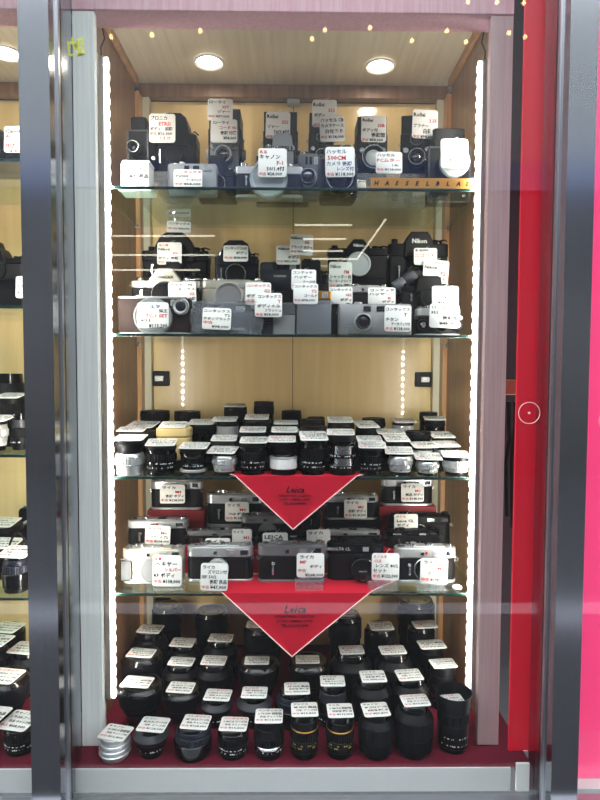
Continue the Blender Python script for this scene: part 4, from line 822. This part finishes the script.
hang(420, 558, 448, 584.5, 1.306, [('ライカ', K, .012, .004), ('M6', RD, .0125, .032), ('クローム', K, .0115, .012), ('中古 ¥198,000', RD, .012, 0)], 'tag in front of the bright chrome rangefinder with red dot', GT4, rot=2)
for (a, b, c, lab) in ((296, 325, 579, 'clear acrylic foot below the tag on the grey-topped rangefinder'), (370, 400, 582, 'clear acrylic foot below the tag beside the capped lens'), (151, 183, 586, 'clear acrylic foot below the tall tag of the champagne rangefinder'), (419, 449, 585, 'clear acrylic foot below the tag of the red dot rangefinder')):
    Ya = 1.292; x0, x1 = X(a, Ya), X(b, Ya); ztop = at(300, c, Ya).z
    t = thing('tag_stand', lab, 'stand', ((x0+x1)/2, Ya, z4), 'clear stands on the lowest shelf'); ww = (x1-x0)/2
    mb = MB(); box(mb, -ww, ww, -.014, .008, .0008, .0026, .0005); obj('foot', mb, 'acrylic', t)
    mb = MB(); box(mb, -ww, ww, .006, .0078, .0028, max(.012, ztop-z4), .0005); obj('upright', mb, 'acrylic', t)
p = at(461.5, 580, 1.30); mb = MB(); lathe(mb, [(.0105, 0), (.0115, .001), (.0105, .004), (.006, .0065), (.0005, .007)], 28); o = tag(obj('plastic_puck', mb, 'white_box'), 'small white domed cap lying at the light strip', 'cap'); o.location = (min(p.x, XR-.014), 1.30, z4)
# second row
l, w, h = wh(126, 187.5, 518, 1.415, zr); rangefinder('rangefinder_camera', 'chrome and black rangefinder with a red dot, behind the champagne one', l, w, h, 'satin', 'leather', G4, cap=None, dot=True)
hang(145, 525.5, 170.5, 544.5, 1.395, [('ライカ', K, .012, .003), ('M6', RD, .013, .032), ('TTL 0.72', K, .012, .010), ('中古 ¥208,000', RD, .012, 0)], 'tag on the red dot rangefinder behind the champagne one', GT4, rot=2)
l, w, h = wh(186, 252, 530, 1.415, zr); rangefinder('rangefinder_camera', 'grey metal rangefinder with only its top showing behind the chrome lens camera', l, w, h, 'titan', 'leather', G4, cap=None)
hang(205, 538, 230.5, 556, 1.38, [('ライカ', K, .016, .0), ('R6', RD, .017, .03), ('ボディ', K, .012, 0)], 'tag peeking above the chrome lens rangefinder', GT4)
hang(232, 529, 252, 547, 1.403, [('ライカ', K, .012, .0), ('M3', RD, .016, .03), ('¥98,000', K, .012, 0)], 'tag at the end of the grey metal rangefinder top', GT4)
l, w, h = wh(256, 312, 533, 1.42, zr); rangefinder('rangefinder_camera', 'dim black-topped rangefinder behind the lettered card', l, w, h, 'black', 'leather', G4, cap=None)
hang(262.5, 532.5, 288, 552, 1.385, [('LEICA', K, .018, .002), ('レンズ', RD, .014, .02), ('¥58,000', K, .012, 0)], 'card in capital letters above the grey-topped rangefinder', GT4, rot=-1)
l, w, h = wh(318, 381, 530, 1.425, zr); rangefinder('rangefinder_camera', 'satin rangefinder top showing behind the all-black one', l, w, h, 'satin', 'leather', G4, cap=None)
hang(306.5, 529.5, 330.5, 548, 1.403, [('ライカ', K, .014, .002), ('M2', K, .016, .02), ('¥138,000', K, .012, 0)], 'higher small tag next to the all-black rangefinder', GT4, rot=-2)
hang(316, 537.5, 330.5, 556, 1.385, [('M4', RD, .020, .01), ('ボディ', K, .016, 0)], 'lower narrow tag next to the all-black rangefinder', GT4)
l, w, h = wh(386, 441, 530, 1.41, zr); rangefinder('rangefinder_camera', 'black rangefinder low behind the bright chrome one', l, w, h, 'black', 'leather', G4, cap=None, name_text='MINOLTA')
# third row on boxes
G5, G6 = 'camera boxes on the lowest shelf', 'rangefinders in the back row of the lowest shelf'
def stacked(px0, px1, pyt, pyb, Y, lab, boxm, boxlab, inset=2, **kw):
    zb_ = at((px0+px1)/2, pyb, Y).z
    block('camera_box', boxlab, 'box', px0-inset, px1+inset, pyb, Y-.003, zr, boxm, .055, G5, boxm)
    l, w, h = wh(px0, px1, pyt, Y, zb_+.0004); return rangefinder('rangefinder_camera', lab, l, w, h, group=G6, **kw)
stacked(149.5, 202, 478, 510, 1.50, 'chrome and black rangefinder on a red box, far end of the back row', 'red_box', 'red camera box at the cabinet end of the back row', metal='silver', cap=None)
hang(160, 484.5, 185, 503.5, 1.48, [('ライカ', K, .012, .003), ('M3', RD, .013, .032), ('後期 ボディ', K, .0115, .010), ('中古 ¥128,000', RD, .012, 0)], 'tag on the rangefinder standing on the red box at the far end', GT4)
stacked(206, 263, 491, 527, 1.50, 'chrome rangefinder with round lever, back row beside the upper red cloth', 'grey', 'grey camera box under the chrome rangefinder with round lever', metal='silver', cap=None, inset=-2)
hang(225, 502, 249, 521.5, 1.48, [('ライカ', K, .012, .003), ('M4', RD, .013, .032), ('1968 ボディ', K, .0115, .006), ('中古 ¥138,000', RD, .012, 0)], 'tag on the chrome rangefinder beside the upper red cloth', GT4)
l, w, h = wh(240.5, 297, 513, 1.455, zr); rangefinder('rangefinder_camera', 'grey rangefinder with an open round mount, partly under the cloth tip', l, w, h, 'titan', 'leather', G6, cap='big', timer=False, name_text='Canon')
stacked(325.5, 379, 493, 520, 1.50, 'black rangefinder with chrome top plate and self-timer, behind the cloth edge', 'black', 'black camera box under the rangefinder behind the cloth edge', metal='satin', cap=None)
hang(344, 499.5, 367, 518.5, 1.48, [('ライカ', K, .012, .003), ('M3', RD, .013, .032), ('前期 ボディ', K, .0115, .008), ('中古 ¥118,000', RD, .012, 0)], 'tag on the rangefinder behind the cloth edge', GT4)
l, w, h = wh(296, 321, 497, 1.51, zr); rangefinder('rangefinder_camera', 'dark rangefinder mostly hidden by the upper red cloth', l, w, h, 'black', 'leather', G6, cap=None)
stacked(382, 434, 476, 506, 1.50, 'chrome and black rangefinder on a red box, near the light strip', 'red_box', 'red camera box under the rangefinder near the light strip', metal='silver', cap=None)
hang(401, 483.5, 424, 502, 1.48, [('ライカ', K, .012, .003), ('M3', RD, .013, .032), ('美品 ボディ', K, .0115, .008), ('中古 ¥148,000', RD, .012, 0)], 'tag on the rangefinder standing on the red box near the light strip', GT4)
l, w, h = wh(389, 452, 513, 1.452, zr); rangefinder('rangefinder_camera', 'large matt black rangefinder in front of the red box near the light strip', l, w, h, 'black', 'black', G6, cap='body', timer=False, name_text='Leica CL')
hang(394, 514, 418, 533, 1.44, [('ライカ', RD, .009, .002), ('Leica CL', K, .013, .004), ('ボディ', K, .0115, .004), ('中古', RD, .012, 0)], 'tag on the large matt black rangefinder', GT4)

# ---- red cloths hung over the shelf edges
def cloth(z, px_l, px_r, px_t, py_t, back, label):
    Yf = 1.2655; xl_, xr_ = X(px_l, Yf), X(px_r, Yf); tip = at(px_t, py_t, Yf); drop = z-tip.z; hw = (xr_-xl_)/2; cx = (xl_+xr_)/2; dx = tip.x-cx
    t = thing('display_cloth', label, 'cloth', (cx, Yf, z), 'red cloths over the shelf edges')
    slope = hw/drop; rows = []; n = 20
    for j in range(-8, 15):
        if j < 0: v = j/8*back; half = hw+(-v)*.92; ox = 0
        else: v = j/14*drop; half = hw*(1-j/14); ox = dx*j/14
        row = []
        for i in range(n+1):
            u = -1+2*i/n; x = ox+u*half
            if j < 0: row.append((x, -v+.0005, .0020+.0006*sin(u*9+j)))
            else: row.append((x, -.0022-.0035*(j/14)*(1+.6*sin(u*5+1.2)), .0020-v))
        rows.append(row)
    mb = MB(); vs = [p for r in rows for p in r]; m_ = n+1
    fs = [(a*m_+i, (a+1)*m_+i, (a+1)*m_+i+1, a*m_+i+1) for a in range(len(rows)-1) for i in range(n)]
    N = len(vs); vs2 = vs+[(x, y+.0011, zq) if zq < .001 else (x, y, zq-.0011) for x, y, zq in vs]
    fs2 = fs+[tuple(N+i for i in f[::-1]) for f in fs]
    mb.add(vs2, fs2); o = obj('cloth', mb, 'red_cloth', t, ang=80)
    hm = MB(); tube(hm, [(r[0][0], r[0][1]-.0004, r[0][2]) for r in rows[:-1]]+[rows[-1][0]], .0014, 6); tube(hm, [(r[-1][0], r[-1][1]-.0004, r[-1][2]) for r in rows[:-1]]+[rows[-1][0]], .0014, 6); obj('hem', hm, 'hem', t)
    tx = MB(); yy = -.0072
    wL = 2*hw*.15
    text(tx, 'Leica', dx*.28, -drop*.285, wL/text_geo('Leica', .02, .3)[2], yy, anchor='c', shear=.3, bold=.02)
    for k, (s, f) in enumerate((('INTERNATIONAL COLLECTION', .27), ('LUCKY CAMERA SHOP', .27), ('TEL.03(3354)7898', .21))):
        text(tx, s, dx*.35, -drop*(.365+k*.072), drop*.056, yy, maxw=2*hw*f, anchor='c', bold=.025)
    obj('printed_lettering', tx, 'ink', t, smooth=False)
    return t
cloth(z3, 235.5, 357, 293, 529.5, .055, 'red pointed cloth with black print hanging from the third shelf')
cloth(z4, 222.5, 371, 292, 656, .115, 'red pointed cloth with black print hanging from the lowest shelf')

# ---- cabinet floor: large lenses
TF = radians(1.2)
RN = 'front row on cabinet floor'
lens_row(RN, [
 ('stack', 'silver lens like stacked rings', 115, 32, 732, (116, 0.0595, 0.0493, -14), -.008), ('flare', 'black lens with sloping hood shoulder', 151.5, 37, 724, (153.5, 0.0595, 0.0493, -8), 0),
 ('bag', 'dark lens wrapped in clear plastic', 193, 39, 721.5, (196, 0.0577, 0.0491, -6), 0), ('marks', 'black lens with ring scales', 233, 32, 723.5, (234, 0.0577, 0.0475, -3), 0),
 ('ringmid', 'black lens with a bright silver ring', 269, 31, 715.5, (269, 0.0577, 0.0493, 0), -.002), ('gold', 'black lens with gold lettering', 304.5, 29, 709, (304.5, 0.0558, 0.0491, 2), -.002),
 ('gold', 'black lens with gold lettering', 340, 29, 710, (340, 0.0539, 0.0491, 2), -.002), ('thick', 'thick plain black zoom lens', 376, 36, 709, (375.5, 0.0558, 0.0493, 5), 0),
 ('thick', 'thick tall black zoom lens', 414, 39, 700, (415, 0.0577, 0.0428, 6), .004), ('hood', 'black lens wearing an open round hood', 453.5, 38, 690, (453, 0.0465, 0.0396, 8), .016)], 1.180, ZF, TF)
RN = 'second row on cabinet floor'
lens_row(RN, [
 ('wide', 'very wide hooded black lens', 141, 46, 681.5, (137.5, 0.0670, 0.0459, -8), .008), ('wide', 'black lens with broad notched rim', 182, 39, 687, (181, 0.0595, 0.0444, -6), .012),
 ('flare', 'black lens with pale sloping hood', 217, 33, 694.5, (218, 0.0595, 0.0459, -5), .004), ('flare', 'black lens with sloping hood', 254.5, 37, 692, (254.5, 0.0577, 0.0459, -2), .006),
 ('bag', 'navy black lens in a plastic wrap', 293, 35, 688, (297, 0.0577, 0.0491, 2), .006), ('cone', 'black lens tapering to its cap', 333, 33, 680.5, (332.5, 0.0558, 0.0444, 0), .008),
 ('thick', 'thick black lens with narrow cap', 372, 40, 676, (373, 0.0577, 0.0493, 3), .010), ('thick', 'stout black lens with glossy rim', 410, 37, 674.5, (409, 0.0577, 0.0475, 7), .012)], 1.278, ZF, TF)
RN = 'third row on cabinet floor'
lens_row(RN, [
 ('wide', 'very wide hooded black lens', 142, 42, 652.5, (141.5, 0.0651, 0.0428, -8), .012), ('thick', 'glossy rimmed black lens', 181, 38, 661, (181.5, 0.0614, 0.0396, -6), .006),
 ('thick', 'thick straight black lens', 215, 37, 660, (214, 0.0595, 0.0444, -4), .008), ('wide', 'broad bowl-hooded black lens', 259, 43, 660, (257, 0.0595, 0.0396, 0), 0.004),
 ('wide', 'wide black lens under the cloth tip', 309, 42, 659, (307.5, 0.0577, 0.0396, 1), .006), ('thick', 'broad black lens with ring rim', 351, 42, 649.5, (351.5, 0.0595, 0.0428, 4), .012),
 ('thick', 'broad black lens', 394, 38, 649.5, (392.5, 0.0632, 0.0428, 5), .010), ('ringmid', 'black lens with thin bright rings', 443, 28, 663, (443, 0.0595, 0.0428, 7), -.020), ('can', 'slim dark lens', 431.5, 24, 644, (431.5, .066, .046, 6), .048)], 1.372, ZF, TF)
RN = 'fourth row on cabinet floor'
lens_row(RN, [
 ('thick', 'black lens with a white rim line', 149.5, 37, 628.5, (150.5, 0.0614, 0.0475, -8), .006), ('thick', 'dark black lens', 184, 32, 642, (183, 0.0614, 0.0475, -6), 0),
 ('thick', 'dark plain lens', 221, 33, 637.5, (221, 0.0614, 0.0444, -4), 0), ('tele', 'tall lens half behind the cloth', 263, 40, 624, (258, 0.0595, 0.0396, -2), 0.024),
 ('tele', 'tall smooth lens by the cloth edge', 345, 34, 612.5, (343, 0.0577, 0.0396, 2), .014), ('tele', 'tall dark lens', 380.5, 33, 625.5, (381, 0.0614, 0.0491, 4), .008),
 ('tele', 'dark lens with a card', 421, 28, 624, (424.5, 0.0614, 0.0444, 6), .022)], 1.468, ZF, TF)
RN = 'back row on cabinet floor'
lens_row(RN, [('tele', 'tall black lens with a flat grey top', 167, 30, 604.5, None, 0), ('tele', 'tall black lens with a wrapped grey top', 211.5, 34, 609.5, None, 0), ('tele', 'dark lens with a thin silver arc on its rim', 416, 38, 598, None, .0)], 1.572, ZF, TF)
# mid-depth lens with card near the cabinet side

# ---- the neighbouring cabinet's visible edge
NT = [z+.0037 for z in NSH]
GN = 'items in the neighbouring cabinet'
l, w, h = wh(-34, 18, 126, 1.36, NT[0]); slr('reflex_camera', 'black reflex camera on the topmost shelf of the neighbouring cabinet', l, w, h, group=GN, d=.05, text_s=None)
hang(4.5, 126.5, 31, 152.5, 1.335, [('Canon', K, .0135, .001), ('Ai-1', RD, .011, .001), ('50/1.4', K, .010, .02), ('中古', RD, .0125, .002), ('¥18,000', RD, .0105, .01)], 'price tag on the reflex camera in the neighbouring cabinet', GN)
l, w, h = wh(-34, 23, 247, 1.36, NT[1]); slr('reflex_camera', 'tall black reflex with grip on the second shelf of the neighbouring cabinet', l, w, h, group=GN, d=.05, motor=.45)
hang(16, 276.5, 40, 298, 1.335, [('キャノン', K, .011, .003), ('EOS', K, .011, .003), ('¥9,800', K, .010, .002)], 'small tag low on the tall black reflex of the neighbouring cabinet', GN)
l, w, h = wh(-22, 7, 239, 1.46, NT[1]); slr('reflex_camera', 'rounded black camera back behind the tall reflex in the neighbouring cabinet', l, w, h, group=GN, d=.05, round_hump=True)
lens_row('at the back of the neighbouring third shelf', [('thick', 'thick black zoom lens', 9, 36, 373.5, None, 0)], 1.52, NT[2], TI)
lens_row('in the middle of the neighbouring third shelf', [('can', 'black lens under a pale card', 11, 30, 395.5, (11, .066, .06, -6), 0)], 1.425, NT[2], TI)
lens_row('front of neighbouring third shelf', [('silver', 'silver lens', -6, 26, 418, (-3, .07, .06, -8), 0), ('cone', 'small upright black lens', 20, 18, 413, None, .02)], 1.335, NT[2], TI)
lens_row('at the back of the neighbouring lowest shelf', [('can', 'black lens with a card', 5, 34, 522, (4, .07, .06, -6), 0)], 1.50, NT[3], TI)
l, w, h = wh(18, 50, 508, 1.59, NT[3]); compact('compact_camera', 'dark compact camera at the back of the lowest neighbouring shelf', l, w, h, 'black', GN, lr=.3)
lens_row('in the middle of the neighbouring lowest shelf', [('can', 'black lens with a card', 4, 30, 543, (5, .07, .06, -6), 0)], 1.41, NT[3], TI)
lens_row('at the front of the neighbouring lowest shelf', [('bag', 'blue-grey lens in a clear bag', 16, 27, 551, (17, .07, .06, -6), 0)], 1.315, NT[3], TI)
p = at(18, 532, 1.366); t = thing('camera_strap', 'black looped strap on the lowest shelf of the neighbouring cabinet', 'strap', (p.x, 1.366, NT[3])); hz = p.z-NT[3]
mb = MB(); tube(mb, [(-.025*cos(a)*1.0, .004*sin(2*a), max(.003, hz*.5+hz*.48*sin(a))) for a in [radians(d) for d in range(-80, 261, 12)]], .0028, 6); obj('loop', mb, 'black', t)
lens_row('back row on the neighbouring cabinet floor', [('tele', 'dark lens with a card', 6, 36, 627, (8, .07, .06, -10), 0)], 1.50, ZF, TF)
lens_row('third row on neighbouring cabinet floor', [('thick', 'dark lens with a card', -9, 36, 640, (-4, .07, .06, -10), 0), ('thick', 'black lens beside the upright', 27, 34, 647.5, (25, .066, .06, -10), .02)], 1.40, ZF, TF)
lens_row('second row on the neighbouring cabinet floor', [('wide', 'very wide ribbed black lens', 4, 50, 675.5, (4, .074, .062, -10), 0)], 1.29, ZF, TF)
lens_row('front row on neighbouring cabinet floor', [('black', 'plain black lens', -16, 32, 715, (-10, .066, .066, -10), 0), ('marks', 'plain black lens with ribbed ring', 20, 31, 720, (20, .066, .066, -12), .002)], 1.192, ZF, TF)
# dark bundle in the gap, put in for black shapes of unknown kind
p = at(511, 400, 1.46); t = thing('hanging_bundle', 'black bundle hanging down in the dark gap beside the red board', 'strap', (p.x, 1.46, p.z))
for k in range(5):
    mb = MB(); x = -.03+.014*k; tube(mb, [(x, .01*sin(k), -.004), (x+.006, .012, -.06-.02*(k % 3)), (x-.004, .004, -.16), (x+.003, .01, -.30-.03*(k % 2))], .006, 8); obj('bundle_fold', mb, 'black', t)
# ------------------------------------------------------------------ light and camera
w_ = bpy.data.worlds.new('World'); bpy.context.scene.world = w_; w_.use_nodes = True
bg = w_.node_tree.nodes['Background']; bg.inputs['Color'].default_value = (.94, .965, 1.0, 1); bg.inputs['Strength'].default_value = 7.5
cam = bpy.data.cameras.new('camera'); co = bpy.data.objects.new('camera', cam); COL.objects.link(co)
cam.sensor_width = 36; cam.sensor_fit = 'AUTO'; cam.lens = F_PX/800*36; cam.clip_start = .02
Mx = Matrix((RV, UV, -FW)).transposed().to_4x4(); Mx.translation = (0, 0, ZC); co.matrix_world = Mx
sc = bpy.context.scene; sc.camera = co
sc.view_settings.view_transform = 'Standard'; sc.view_settings.look = 'None'; sc.view_settings.gamma = 1; sc.view_settings.use_curve_mapping = False
sc.view_settings.exposure = -.1
sc.cycles.transparent_max_bounces = 24; sc.cycles.max_bounces = 8; sc.cycles.use_denoising = True
sc.cycles.caustics_reflective = False; sc.cycles.caustics_refractive = False; sc.cycles.sample_clamp_indirect = 4
